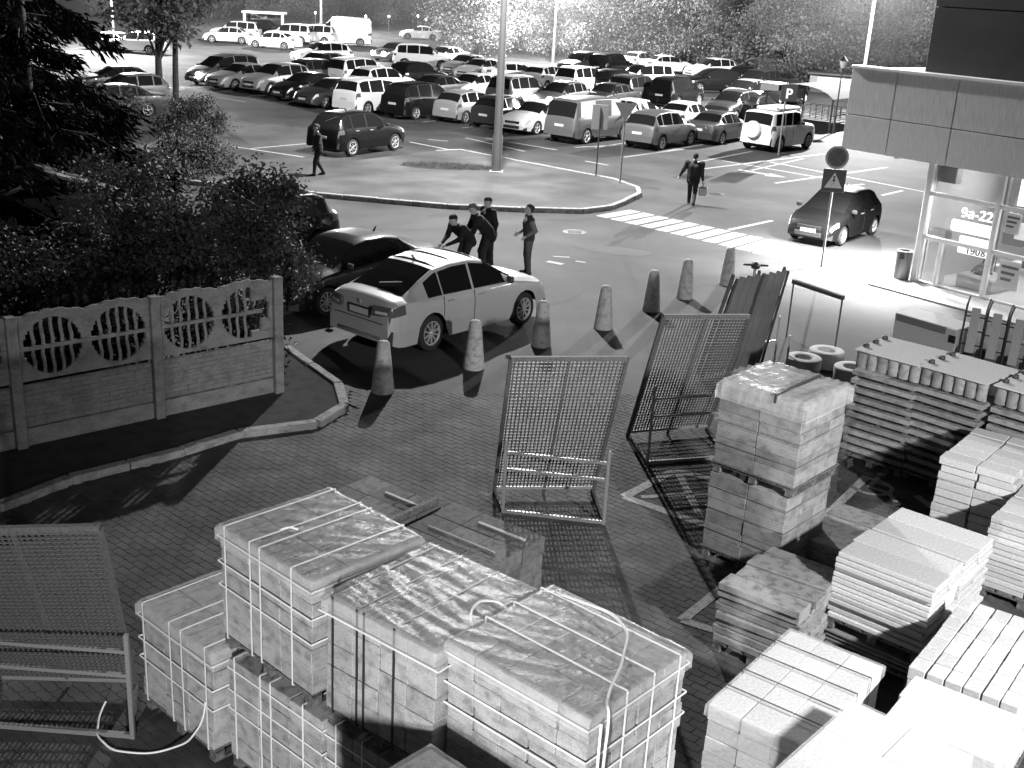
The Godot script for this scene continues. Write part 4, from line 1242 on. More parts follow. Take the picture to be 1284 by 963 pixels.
func build_cars() -> void:
	var P := {}
	for k in SHAPES: P[k] = make_car(k)
	var oct := make_car("liftback", true, 10)
	var o := place_car(oct, Vector3(-1.47, 0, -23.15), -40.0, "silver", "silver liftback with dark rear window, nearest car, parked beside the bollards")
	o.scale = Vector3(1.045, 1.12, 1.03)
	for q in [1.42, 1.9, 2.55]:                    # seams and bars across the roof
		var mb := MB.new()
		var y := pl(SHAPES.liftback.top, q) + 0.006
		mb.tube([Vector3(-0.56, y - 0.035, 2.335 - q), Vector3(-0.3, y + 0.001, 2.335 - q), Vector3(0, y + 0.006, 2.335 - q), Vector3(0.3, y + 0.001, 2.335 - q), Vector3(0.56, y - 0.035, 2.335 - q)], [0.016], 6)
		part("roof_seam", mb, M.black, o)
	place_car(make_car("saloon", true, 10), Vector3(-3.85, 0, -25.2), 143.0, "jet", "black saloon facing the fence, right beside the silver liftback")
	place_car(P.crossover, Vector3(-6.6, 0, -28.2), 143.0, "jet", "black car half hidden by the leafy shrub, left of the black saloon")
	o = place_car(make_car("crossover", true, 6), Vector3(-6.75, 0, -47.3), -32.0, "jet", "dark crossover standing alone behind the raised island")
	o = place_car(make_car("hatchback", true, 7), Vector3(9.55, 0, -35.1), 143.0, "jet", "dark hatchback with white number plate beside the zebra crossing")
	o.scale = Vector3.ONE * 0.95
	o = place_car(make_car("jeep", true, 5), Vector3(11.9, 0, -55.4), -42.0, "white", "white off-road car with a spare wheel on its rear door")
	var mb := MB.new()
	mb.lathe([Vector2(0, 0), Vector2(0.36, 0), Vector2(0.39, 0.05), Vector2(0.39, 0.17), Vector2(0.34, 0.22), Vector2(0, 0.23)], 24, Transform3D(Basis(Vector3.RIGHT, PI / 2), Vector3(-0.1, 0.98, 2.1)))
	part("spare_wheel_cover", mb, M.paint_white, o)
	mb = MB.new()
	mb.cbox(Vector3(0, 1.9, 0.35), Vector3(1.2, 0.13, 2.0), 0.05)
	part("roof_box", mb, M.paint_white, o)
	# first row
	var list := [
		["people_carrier", 275, -18.3, -71.4, 145, "grey", "grey people carrier with one glaring headlamp at the left end of the first row", 1],
		["saloon", 304, -16.7, -69.6, 145, "mid", "light grey saloon facing the camera beside the glaring headlamp", 0],
		["crossover", 345, -14.4, -67.9, 145, "mid", "mid grey hatchback with a pale door pillar, third from the left in the first row", 0],
		["saloon", 382, -12.2, -65.5, 145, "jet", "black saloon facing the camera, fourth from the left in the first row", 0],
		["saloon", 415, -10.3, -63.0, 145, "dark", "dark saloon just left of the white people carrier", 0],
		["people_carrier", 465, -7.9, -61.4, -35, "white", "white people carrier with wide dark rear window in the first row", 0],
		["people_carrier", 525, -5.3, -60.4, -35, "jet", "black people carrier with a pale number plate, right of the white one", 0],
		["hatchback", 585, -2.9, -59.8, -35, "mid", "grey hatchback left of the tall lamp post in the first row", 0],
		["hatchback", 630, -1.0, -58.2, -35, "dark", "dark hatchback directly behind the tall lamp post", 0],
		["saloon", 668, 0.6, -57.0, 145, "white", "white saloon with black grille facing the camera beside the grey van", 0],
		["crossover", 825, 6.2, -54.0, -35, "grey", "shiny grey crossover just right of the grey van", 0],
		["saloon", 897, 9.3, -57.0, -35, "dark", "dark saloon between the grey crossover and the white off-road car", 0],
		["saloon", 860, 8.2, -61.0, -35, "white", "white saloon behind the shiny grey crossover", 0],
		["saloon", 810, 5.6, -61.0, -35, "white", "white car roof showing between the van and the grey crossover", 0],
		# second row
		["crossover", 405, -12.9, -73.4, -35, "dark", "dark car with pale roof in the second row, left of the white estate", 0],
		["estate", 450, -10.5, -74.4, -35, "white", "white estate with upright tail behind the white people carrier", 0],
		["crossover", 490, -8.6, -70.2, -35, "white", "white crossover with bright roof behind the black people carrier", 0],
		["crossover", 520, -7.0, -75.6, -35, "jet", "black crossover second from the left lit lamp in the second row", 0],
		["saloon", 597, -3.3, -71.2, 145, "white", "bright white saloon behind the grey hatchback", 0],
		["saloon", 555, -5.4, -68.6, 145, "dark", "dark saloon with pale roof behind the black people carrier", 0],
		["estate", 650, -0.4, -67.5, -35, "grey", "grey estate behind the white saloon, its glass reflecting the lamp", 0],
		["hatchback", 697, 1.9, -67.6, 145, "grey", "grey hatchback with two glaring headlamps behind the van", 2],
		["saloon", 770, 4.8, -69.6, 145, "dark", "dark saloon behind the roof of the grey van", 0],
		["estate", 845, 9.1, -72.9, -35, "jet", "black boxy estate in the second row above the white saloon", 0],
		["estate", 800, 6.6, -72.6, -35, "dark", "dark estate with a long window, behind the dark saloon", 0],
		["saloon", 915, 13.0, -67.5, -35, "jet", "black saloon behind the white off-road car", 0],
		["crossover", 880, 11.5, -66.5, 145, "dark", "dark crossover in the second row left of the black saloon", 0],
		["hatchback", 935, 14.9, -70.0, -35, "jet", "black hatchback in the second row nearest the parking sign", 0],
		# third row and beyond
		["estate", 527, -8.0, -91.2, -90, "white", "large white estate seen from the side alone in the lane", 0],
		["saloon", 580, -4.6, -88.0, 145, "mid", "grey saloon with foliage reflected in its glass, under the pale tree", 0],
		["saloon", 608, -3.4, -84.5, 145, "silver", "silver saloon left of the tall lamp post in the third row", 0],
		["saloon", 645, -0.9, -82.4, -75, "white", "white saloon seen from the side just right of the tall lamp post", 0],
		["hatchback", 685, 1.3, -80.4, -35, "silver", "silver hatchback between the side-on saloon and the white estate", 0],
		["estate", 730, 3.6, -77.6, -35, "white", "white estate with its rear to the camera, behind the van roof", 0],
		["estate", 803, 7.8, -82.6, 120, "white", "white estate seen from the side, right of the black cars by the wood", 0],
		["crossover", 770, 5.8, -78.5, -35, "jet", "black crossover between the two white estates", 0],
		["crossover", 885, 12.8, -84.0, 110, "jet", "black crossover with bright wheel in the third row at right", 0],
		["estate", 925, 15.8, -83.0, 145, "dark", "dark estate at the right end of the third row", 0],
		["hatchback", 958, 17.3, -79.5, -35, "jet", "black hatchback below the dark tree at the right end", 0],
		["hatchback", 905, 14.0, -77.0, 145, "mid", "grey hatchback among black cars on the right", 0],
		["crossover", 930, 14.9, -74.0, 145, "white", "white crossover partly hidden between black cars at right", 0],
		["estate", 725, 4.0, -93.0, 145, "dark", "dark estate with bright roof below the slim lamp post", 0],
		["estate", 763, 6.5, -93.8, -35, "jet", "black estate parked against the wood", 0],
		["saloon", 835, 11.6, -101.0, -70, "white", "white saloon sloping away in front of the mottled trees", 0],
		["saloon", 812, 9.4, -104.0, -35, "white", "white saloon half hidden behind the sloping one", 0],
		["crossover", 883, 14.6, -96.5, 120, "white", "white crossover at the back right, below the mottled tree", 0],
		["saloon", 910, 16.5, -92.0, -35, "jet", "black saloon in the back row at right", 0],
		["saloon", 945, 18.2, -88.0, 145, "dark", "dark saloon against the bushes at far right", 0],
		["saloon", 560, -6.8, -96.5, 145, "silver", "silver saloon just right of the large white estate in the lane", 0],
		["saloon", 525, -12.0, -131.0, 95, "white", "white saloon crossing at the far end of the car park", 0],
		["saloon", 285, -27.2, -108.5, 90, "silver", "silver saloon low and nearest in the far left line", 0],
		["estate", 285, -27.5, -112.0, 88, "white", "white estate beside the bus stop frame", 0],
		["saloon", 342, -22.3, -104.5, 80, "white", "low white saloon in front of two white cars", 0],
		["estate", 355, -22.6, -112.5, 82, "white", "white estate behind the low white saloon", 0],
		["estate", 385, -20.6, -113.5, 82, "white", "white estate just left of the box van", 0],
		["saloon", 137, -32.3, -92.0, 75, "white", "white saloon at the far left by the slim lamp", 0],
		["crossover", 174, -29.8, -91.0, 80, "white", "white crossover right of the white saloon at far left", 0],
		["crossover", 405, -15.6, -90.0, 120, "white", "white crossover with glaring lamps turning into the lane", 2],
		["saloon", 140, -19.0, -54.2, 120, "dark", "dark saloon behind foliage left of the clipped bush", 0],
		["hatchback", 165, -19.8, -58.5, 130, "grey", "grey hatchback under the leaning tree", 0],
		["saloon", 150, -22.0, -63.5, 125, "dark", "dark saloon furthest left under the leaning tree", 0],
		["saloon", 468, -11.0, -98.0, 150, "dark", "dark saloon coming up the lane with its lamps lit", 2],
		["crossover", 390, -13.9, -78.5, 150, "dark", "dark crossover with lamps lit behind the first row", 2],
	]
	for c in list:
		o = place_car(P[c[0]], Vector3(c[2], 0, c[3]), c[4] + rng.randf_range(-2, 2), c[5], c[6])
		if c[7]: lit(o, c[0], 25.0, c[7] == 1)
	o = place_car(P.van, Vector3(3.0, 0, -54.9), -38.0, "grey", "grey delivery van with a bright side window in the first row", "van", "")
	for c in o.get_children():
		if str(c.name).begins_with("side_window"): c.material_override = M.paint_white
	place_car(P.box_van, Vector3(-17.9, 0, -114.0), 100.0, "white", "tall white box van in the far left line", "van", "")
	for k in P: P[k].free()

# ---- figures: bones are [a, b, radius at a, radius at b, colour]; their tapered capsules melt into one skin
func skin(mb: MB, bones: Array, cell: float, k: float, colors: Array) -> void:
	var lo := Vector3(1e9, 1e9, 1e9); var hi := -lo
	for b in bones:
		var r: float = maxf(b[2], b[3]) + k + 2 * cell
		for q in [b[0], b[1]]:
			lo = lo.min(q - Vector3.ONE * r); hi = hi.max(q + Vector3.ONE * r)
	var nx := int((hi.x - lo.x) / cell) + 2; var ny := int((hi.y - lo.y) / cell) + 2; var nz := int((hi.z - lo.z) / cell) + 2
	var F := PackedFloat32Array(); F.resize(nx * ny * nz); F.fill(1.0)
	var near := PackedFloat32Array(); near.resize(F.size()); near.fill(9.0)
	var who := PackedByteArray(); who.resize(F.size())
	for bi in bones.size():
		var b: Array = bones[bi]
		var A: Vector3 = b[0]; var D: Vector3 = b[1] - b[0]; var dd := maxf(D.length_squared(), 1e-9)
		var r: float = maxf(b[2], b[3]) + k + 1.5 * cell
		var p0 := ((A.min(b[1]) - Vector3.ONE * r - lo) / cell).floor(); var p1 := ((A.max(b[1]) + Vector3.ONE * r - lo) / cell).ceil()
		for z in range(maxi(0, int(p0.z)), mini(nz, int(p1.z) + 1)):
			for y in range(maxi(0, int(p0.y)), mini(ny, int(p1.y) + 1)):
				var at := (z * ny + y) * nx
				for x in range(maxi(0, int(p0.x)), mini(nx, int(p1.x) + 1)):
					var p := lo + Vector3(x, y, z) * cell - A
					var t := clampf(p.dot(D) / dd, 0.0, 1.0)
					var d := (p - D * t).length() - lerpf(b[2], b[3], t)
					var f := F[at + x]
					var h := clampf(0.5 + 0.5 * (f - d) / k, 0.0, 1.0)
					F[at + x] = lerpf(f, d, h) - k * h * (1.0 - h)
					if d < near[at + x]:
						near[at + x] = d; who[at + x] = b[4]
	var vid := PackedInt32Array(); vid.resize(F.size()); vid.fill(-1)
	var pos := PackedVector3Array(); var nor := PackedVector3Array(); var cid := PackedByteArray()
	var off := [0, 1, nx, nx + 1, nx * ny, nx * ny + 1, nx * ny + nx, nx * ny + nx + 1]
	for z in nz - 1:
		for y in ny - 1:
			for x in nx - 1:
				var at := (z * ny + y) * nx + x
				var m := 0
				for c in 8:
					if F[at + off[c]] < 0: m |= 1 << c
				if m == 0 or m == 255: continue
				var s := Vector3.ZERO; var n := 0
				for e in [[0, 1], [2, 3], [4, 5], [6, 7], [0, 2], [1, 3], [4, 6], [5, 7], [0, 4], [1, 5], [2, 6], [3, 7]]:
					var fa := F[at + off[e[0]]]; var fb := F[at + off[e[1]]]
					if (fa < 0) != (fb < 0):
						var t := fa / (fa - fb)
						var ca := Vector3(e[0] & 1, (e[0] >> 1) & 1, e[0] >> 2); var cb := Vector3(e[1] & 1, (e[1] >> 1) & 1, e[1] >> 2)
						s += ca.lerp(cb, t); n += 1
				vid[at] = pos.size()
				pos.append(lo + (Vector3(x, y, z) + s / n) * cell)
				nor.append(Vector3(F[at + off[1]] + F[at + off[3]] + F[at + off[5]] + F[at + off[7]] - F[at] - F[at + off[2]] - F[at + off[4]] - F[at + off[6]],
					F[at + off[2]] + F[at + off[3]] + F[at + off[6]] + F[at + off[7]] - F[at] - F[at + off[1]] - F[at + off[4]] - F[at + off[5]],
					F[at + off[4]] + F[at + off[5]] + F[at + off[6]] + F[at + off[7]] - F[at] - F[at + off[1]] - F[at + off[2]] - F[at + off[3]]).normalized())
				cid.append(who[at])
	mb.tinted = true
	var steps := [1, nx, nx * ny]
	for z in range(1, nz - 1):
		for y in range(1, ny - 1):
			for x in range(1, nx - 1):
				var at := (z * ny + y) * nx + x
				for ax in 3:
					var fa := F[at]; var fb := F[at + steps[ax]]
					if (fa < 0) == (fb < 0): continue
					var u: int = steps[(ax + 1) % 3]; var w: int = steps[(ax + 2) % 3]
					var q := [vid[at - u - w], vid[at - w], vid[at], vid[at - u]]
					if q.min() < 0: continue
					if fa > 0: q.reverse()
					mb.col = colors[cid[q[2]]]
					mb.trin(pos[q[0]], pos[q[1]], pos[q[2]], nor[q[0]], nor[q[1]], nor[q[2]])
					mb.trin(pos[q[0]], pos[q[2]], pos[q[3]], nor[q[0]], nor[q[2]], nor[q[3]])

func hand_bones(wrist: Vector3, dir: Vector3, palm_n: Vector3, thumb: Vector3, curl: float, c: int) -> Array:
	var d := dir.normalized(); var s := thumb.normalized(); var n := palm_n.normalized()
	var b := [[wrist, wrist + d * 0.05, 0.026, 0.03, c], [wrist + d * 0.03 + s * 0.018, wrist + d * 0.085 + s * 0.025, 0.018, 0.014, c], [wrist + d * 0.03 - s * 0.018, wrist + d * 0.08 - s * 0.025, 0.018, 0.014, c]]
	for k in 4:
		var o := (1.5 - k) * 0.02
		var l: float = [0.072, 0.08, 0.074, 0.058][k]
		var root := wrist + d * (0.085 - absf(k - 1.2) * 0.004) + s * o
		var d1 := (d * cos(curl) + n * sin(curl)).normalized(); var d2 := (d * cos(curl * 2.2) + n * sin(curl * 2.2)).normalized()
		b.append([root, root + d1 * l * 0.55, 0.0095, 0.0085, c]); b.append([root + d1 * l * 0.55, root + d1 * l * 0.55 + d2 * l * 0.45, 0.0085, 0.007, c])
	var tr := wrist + d * 0.03 + s * 0.03
	var t1 := (d * 0.75 + s * 0.6 + n * 0.25).normalized()
	b.append([tr, tr + t1 * 0.04, 0.012, 0.01, c]); b.append([tr + t1 * 0.04, tr + t1 * 0.04 + (d + n * 0.3).normalized() * 0.028, 0.01, 0.008, c])
	return b

# J holds the joints in the figure's own axes: +z is where it faces, y is up, its left is +x
func figure(label: String, at: Vector3, yaw: float, J: Dictionary, tone: Dictionary, group := "") -> Node3D:
	var o := thing("person", label, "person", at, yaw, group)
	var g := func(v): return Color(v, v, v)
	# colours: 0 skin 1 coat 2 trousers 3 shoe 4 hair 5 sleeve
	var colors := [g.call(0.4), g.call(tone.coat), g.call(tone.trousers), g.call(tone.get("shoe", 0.03)), g.call(tone.get("hair", 0.03)), g.call(tone.get("sleeve", tone.coat))]
	var mb := MB.new()
	var pel: Vector3 = J.pelvis; var ch: Vector3 = J.chest; var nk: Vector3 = J.neck
	var rt: Vector3 = J.get("across", Vector3(1, 0, 0)).normalized()
	var bulk: float = tone.get("bulk", 1.0) * 1.2
	var b := []
	var sL := ch + (nk - ch) * 0.7 + rt * 0.185 * bulk; var sR := ch + (nk - ch) * 0.7 - rt * 0.185 * bulk
	b.append([ch + rt * 0.08, sL, 0.1 * bulk, 0.068 * bulk, 1]); b.append([ch - rt * 0.08, sR, 0.1 * bulk, 0.068 * bulk, 1])
	for s in [-1.0, 1.0]:
		b.append([pel + rt * 0.07 * s + Vector3(0, 0.06, 0), ch + rt * 0.085 * s, 0.11 * bulk, 0.118 * bulk, 1])
		b.append([pel + rt * 0.085 * s - (ch - pel).normalized() * tone.get("hem", 0.08), pel + rt * 0.075 * s, 0.105 * bulk, 0.11 * bulk, 1])
	b.append([ch + (nk - ch) * 0.6, nk, 0.075, 0.062, 1 if tone.get("collar", true) else 0])
	b.append([nk, nk.lerp(J.head, 0.5), 0.056, 0.055, 0])
	for s in ["L", "R"]:
		var sh: Vector3 = sL if s == "L" else sR
		b.append([sh, J["elbow" + s], 0.065 * bulk, 0.05 * bulk, 5]); b.append([J["elbow" + s], J["wrist" + s], 0.05 * bulk, 0.036, 5])
		b.append([J["hip" + s], J["knee" + s], 0.108, 0.076, 2]); b.append([J["knee" + s], J["ankle" + s], 0.076, 0.056, 2])
		var an: Vector3 = J["ankle" + s]; var to: Vector3 = J["toe" + s]
		b.append([an + Vector3(0, -0.03, 0), to, 0.045, 0.034, 3]); b.append([an + Vector3(0, -0.035, 0), an + (an - to) * 0.25 + Vector3(0, -0.045, 0), 0.042, 0.032, 3])
	skin(mb, b, 0.016, 0.035, colors)
	# head: looks along J.look
	var f: Vector3 = J.get("look", Vector3(0, 0, 1)).normalized(); var x := Vector3.UP.cross(f).normalized(); var u := f.cross(x)
	var h: Vector3 = J.head
	var B := func(px, py, pz): return h + x * px + u * py + f * pz
	var hb := [[B.call(0, 0.03, -0.015), B.call(0, 0.03, 0.02), 0.088, 0.082, 0], [B.call(0, -0.03, 0.03), B.call(0, -0.085, 0.055), 0.064, 0.038, 0], [B.call(0, 0.0, 0.085), B.call(0, -0.035, 0.108), 0.012, 0.017, 0], [B.call(-0.03, 0.012, 0.083), B.call(0.03, 0.012, 0.083), 0.016, 0.016, 0], [B.call(-0.02, -0.065, 0.085), B.call(0.02, -0.065, 0.085), 0.011, 0.011, 0],
		[B.call(0.088, 0.01, -0.005), B.call(0.088, -0.03, 0.0), 0.018, 0.012, 0], [B.call(-0.088, 0.01, -0.005), B.call(-0.088, -0.03, 0.0), 0.018, 0.012, 0], [B.call(0, -0.06, -0.01), nk + (h - nk) * 0.3, 0.058, 0.056, 0]]
	hb.append([B.call(0, 0.045, -0.03), B.call(0, 0.062, 0.012), 0.093, 0.082, 4]); hb.append([B.call(0, 0.0, -0.045), B.call(0, -0.04, -0.045), 0.075, 0.05, 4])
	for s in [-1.0, 1.0]: hb.append([B.call(0.034 * s, -0.005, 0.085), B.call(0.034 * s, -0.005, 0.087), 0.01, 0.01, 4])
	skin(mb, hb, 0.009, 0.014, colors)
	for s in ["L", "R"]:
		var w: Vector3 = J["wrist" + s]
		var d: Vector3 = J.get("hand" + s, (w - J["elbow" + s])).normalized()
		var th: Vector3 = J.get("thumb" + s, Vector3(0, 0, 1))
		th = (th - d * th.dot(d)).normalized()
		var pn := d.cross(th) * (1.0 if s == "R" else -1.0)
		skin(mb, hand_bones(w, d, pn, th, J.get("curl" + s, 0.35), 0), 0.006, 0.006, colors)
	part("body", mb, M.cloth, o)
	return o

func stand(lean := 0.0) -> Dictionary:
	return {pelvis = Vector3(0, 0.95, 0), chest = Vector3(0, 1.27, 0.02 + lean), neck = Vector3(0, 1.47, 0.0 + lean), head = Vector3(0, 1.63, 0.03 + lean), hipL = Vector3(0.095, 0.9, 0), hipR = Vector3(-0.095, 0.9, 0), kneeL = Vector3(0.12, 0.49, 0.02), kneeR = Vector3(-0.12, 0.49, 0.02), ankleL = Vector3(0.13, 0.08, -0.02), ankleR = Vector3(-0.13, 0.08, -0.02), toeL = Vector3(0.15, 0.035, 0.14), toeR = Vector3(-0.15, 0.035, 0.14),
		elbowL = Vector3(0.27, 1.13, -0.03), elbowR = Vector3(-0.27, 1.13, -0.03), wristL = Vector3(0.28, 0.88, 0.06), wristR = Vector3(-0.28, 0.88, 0.06)}

func build_people() -> void:
	# facing: yaw 0 faces the camera side (+z), -90 faces picture left
	var J := stand()
	J.merge({look = Vector3(0, 0.35, 1), elbowR = Vector3(-0.29, 1.14, -0.04), wristR = Vector3(-0.24, 1.0, 0.2), elbowL = Vector3(0.26, 1.15, -0.1), wristL = Vector3(0.2, 1.0, 0.1)}, true)
	figure("man in a dark waistcoat with pale sleeves, head raised, hands at his pockets", Vector3(0.22, 0, -28.2), -80, J, {coat = 0.035, sleeve = 0.17, trousers = 0.1, hair = 0.03, hem = 0.02}, "people beside the silver car")
	J = stand(0.05)
	J.merge({look = Vector3(0.2, -0.2, 1), wristL = Vector3(0.3, 0.86, 0.02)}, true)
	figure("tallest man in a long black jacket standing behind the stooping one", Vector3(-0.78, 0, -28.9), -60, J, {coat = 0.01, trousers = 0.02, bulk = 1.1, hem = 0.15, collar = true}, "people beside the silver car")
	J = stand()
	J.merge({pelvis = Vector3(0, 0.95, -0.12), chest = Vector3(0, 1.24, 0.1), neck = Vector3(0, 1.42, 0.2), head = Vector3(0, 1.57, 0.28), look = Vector3(0, -0.5, 1), hipL = Vector3(0.095, 0.9, -0.12), hipR = Vector3(-0.095, 0.9, -0.12), elbowL = Vector3(0.27, 1.05, 0.32), elbowR = Vector3(-0.27, 1.05, 0.3), wristL = Vector3(0.16, 1.0, 0.56), wristR = Vector3(-0.18, 1.0, 0.55), curlL = 0.7, curlR = 0.7}, true)
	figure("broad man in a black jacket stooping forward with both hands in front", Vector3(-0.92, 0, -28.3), -75, J, {coat = 0.012, trousers = 0.03, bulk = 1.15, hem = 0.1, hair = 0.12}, "people beside the silver car")
	J = stand()
	J.merge({pelvis = Vector3(0, 0.92, -0.14), chest = Vector3(0, 1.16, 0.08), neck = Vector3(0, 1.3, 0.22), head = Vector3(0, 1.43, 0.31), look = Vector3(0, -0.4, 1), hipL = Vector3(0.095, 0.87, -0.14), hipR = Vector3(-0.095, 0.87, -0.14), elbowL = Vector3(0.25, 1.0, 0.28), elbowR = Vector3(-0.25, 1.0, 0.28), wristL = Vector3(0.1, 0.86, 0.56), wristR = Vector3(-0.1, 0.86, 0.56), curlL = 0.8, curlR = 0.8}, true)
	figure("person bent low at the left of the group, pale hands held together", Vector3(-1.38, 0, -27.6), -50, J, {coat = 0.012, trousers = 0.02, hair = 0.015, bulk = 1.05}, "people beside the silver car")
	J = stand()
	J.merge({kneeL = Vector3(0.1, 0.5, 0.16), ankleL = Vector3(0.11, 0.09, 0.26), toeL = Vector3(0.13, 0.05, 0.42), kneeR = Vector3(-0.1, 0.5, 0.0), ankleR = Vector3(-0.11, 0.13, -0.32), toeR = Vector3(-0.13, 0.04, -0.18), elbowL = Vector3(0.36, 1.16, -0.02), wristL = Vector3(0.47, 0.95, 0.06), wristR = Vector3(-0.32, 0.86, 0.04), handR = Vector3(0, -1, 0), curlR = 0.95}, true)
	figure("man in a black jacket walking away with a pale carrier box in one hand", Vector3(5.72, 0, -39.1), 165, J, {coat = 0.012, trousers = 0.025, bulk = 1.12, hem = 0.12})
	var t := thing("carrier_box", "pale carrier box hanging from the walking man's hand", "box", Vector3(5.72, 0, -39.1), 165)
	var mb := MB.new()
	mb.cbox(Vector3(-0.36, 0.5, 0.02), Vector3(0.26, 0.26, 0.32), 0.03)
	part("tub", mb, M.pale0, t)
	mb = MB.new()
	mb.cbox(Vector3(-0.36, 0.645, 0.02), Vector3(0.28, 0.03, 0.34), 0.01)
	part("lid", mb, M.plastic, t)
	mb = MB.new()
	mb.tube([Vector3(-0.36, 0.64, -0.13), Vector3(-0.335, 0.74, -0.08), Vector3(-0.325, 0.765, 0.03), Vector3(-0.335, 0.74, 0.12), Vector3(-0.36, 0.64, 0.17)], [0.008], 6)
	part("handle", mb, M.plastic, t)
	J = stand(0.03)
	J.merge({kneeL = Vector3(0.09, 0.5, 0.12), ankleL = Vector3(0.1, 0.08, 0.16), toeL = Vector3(0.1, 0.035, 0.32), ankleR = Vector3(-0.1, 0.1, -0.2), toeR = Vector3(-0.12, 0.035, -0.05), elbowL = Vector3(0.26, 1.14, 0.04), wristL = Vector3(0.2, 1.0, 0.22), wristR = Vector3(-0.26, 0.9, 0.1)}, true)
	figure("man in black standing by the rear of the dark crossover", Vector3(-7.1, 0.14, -40.1), -70, J, {coat = 0.01, trousers = 0.015, bulk = 1.12, hem = 0.1})

# ---- bollards, display stands and the yard
func build_bollards() -> void:
	var mb := MB.new()
	mb.lathe([Vector2(0, 0), Vector2(0.2, 0), Vector2(0.205, 0.03), Vector2(0.12, 0.84), Vector2(0.11, 0.9), Vector2(0.085, 0.94), Vector2(0.04, 0.955), Vector2(0, 0.957)], 24)
	var m := mb.mesh()
	var where := [[-2.26, -19.06, "concrete bollard nearest the fence, first of the row"], [-0.74, -20.64, "concrete bollard in front of the silver car's rear door"], [0.54, -22.27, "concrete bollard in front of the silver car's front wheel"], [1.88, -23.76, "concrete bollard just past the silver car's nose, behind the left mesh stand"], [3.06, -25.38, "third concrete bollard from the zebra crossing end"], [3.98, -26.67, "second concrete bollard from the zebra crossing end"], [5.23, -28.23, "last concrete bollard of the row, nearest the shop"]]
	for w in where:
		var o := put("bollard", m, M.bollard, null, Vector3(w[0], 0, w[1]))
		o.rotation.y = rng.randf() * TAU
		tag(o, w[2], "bollard", "concrete bollards in a row")

func stand_panel(label: String, b0: Vector3, b1: Vector3, t0: Vector3, t1: Vector3, p0: Vector3, p1: Vector3, ph: float, group := "mesh display stands") -> void:
	var c := (b0 + b1) / 2
	var o := thing("mesh_stand", label, "display stand", c, 0, group)
	for q in 1: b0 -= c; b1 -= c; t0 -= c; t1 -= c; p0 -= c; p1 -= c
	var side := func(a, b, w, m, nm):
		var mb := MB.new()
		mb.bar(a, b, w)
		part(nm, mb, m, o)
	var nrm := (b1 - b0).cross(t0 - b0).normalized()
	side.call(b0, t0, 0.05, M.rust, "stile"); side.call(b1, t1, 0.05, M.rust, "stile")
	side.call(b0.lerp(b1, 0.5), t0.lerp(t1, 0.5), 0.035, M.rust, "stile")
	side.call(t0, t1, 0.06, M.rust, "rail"); side.call(b0.lerp(t0, 0.05), b1.lerp(t1, 0.05), 0.04, M.steel, "rail")
	# the wire mesh, one joined sheet of crossing wires
	var mb := MB.new()
	var nu := 28; var nv := 44
	for i in range(1, nu):
		var a := b0.lerp(b1, float(i) / nu); var b := t0.lerp(t1, float(i) / nu)
		mb.bar(a.lerp(b, 0.05), b, 0.02, 0.01)
	for i in range(3, nv):
		var t := float(i) / nv
		mb.bar(b0.lerp(t0, t) + nrm * 0.006, b1.lerp(t1, t) + nrm * 0.01, 0.024, 0.01)
	var net := part("wire_mesh", mb, M.wire, o)
	net.set_meta("kind", "stuff")
	# support frame: two posts, two cross bars, feet
	side.call(p0, p0 + Vector3(0, ph, 0), 0.04, M.steel, "post"); side.call(p1, p1 + Vector3(0, ph, 0), 0.04, M.steel, "post")
	for k in [0.62, 0.84]: side.call(p0 + Vector3(0, ph * k, 0), p1 + Vector3(0, ph * k, 0), 0.035, M.steel, "cross_bar")
	var up := Vector3(0, 0.05, 0)
	side.call(p0 + up, p1 + up, 0.045, M.steel, "base_bar")
	side.call(p0 + up, b0 + up, 0.04, M.rust, "base_bar"); side.call(p1 + up, b1 + up, 0.04, M.rust, "base_bar")

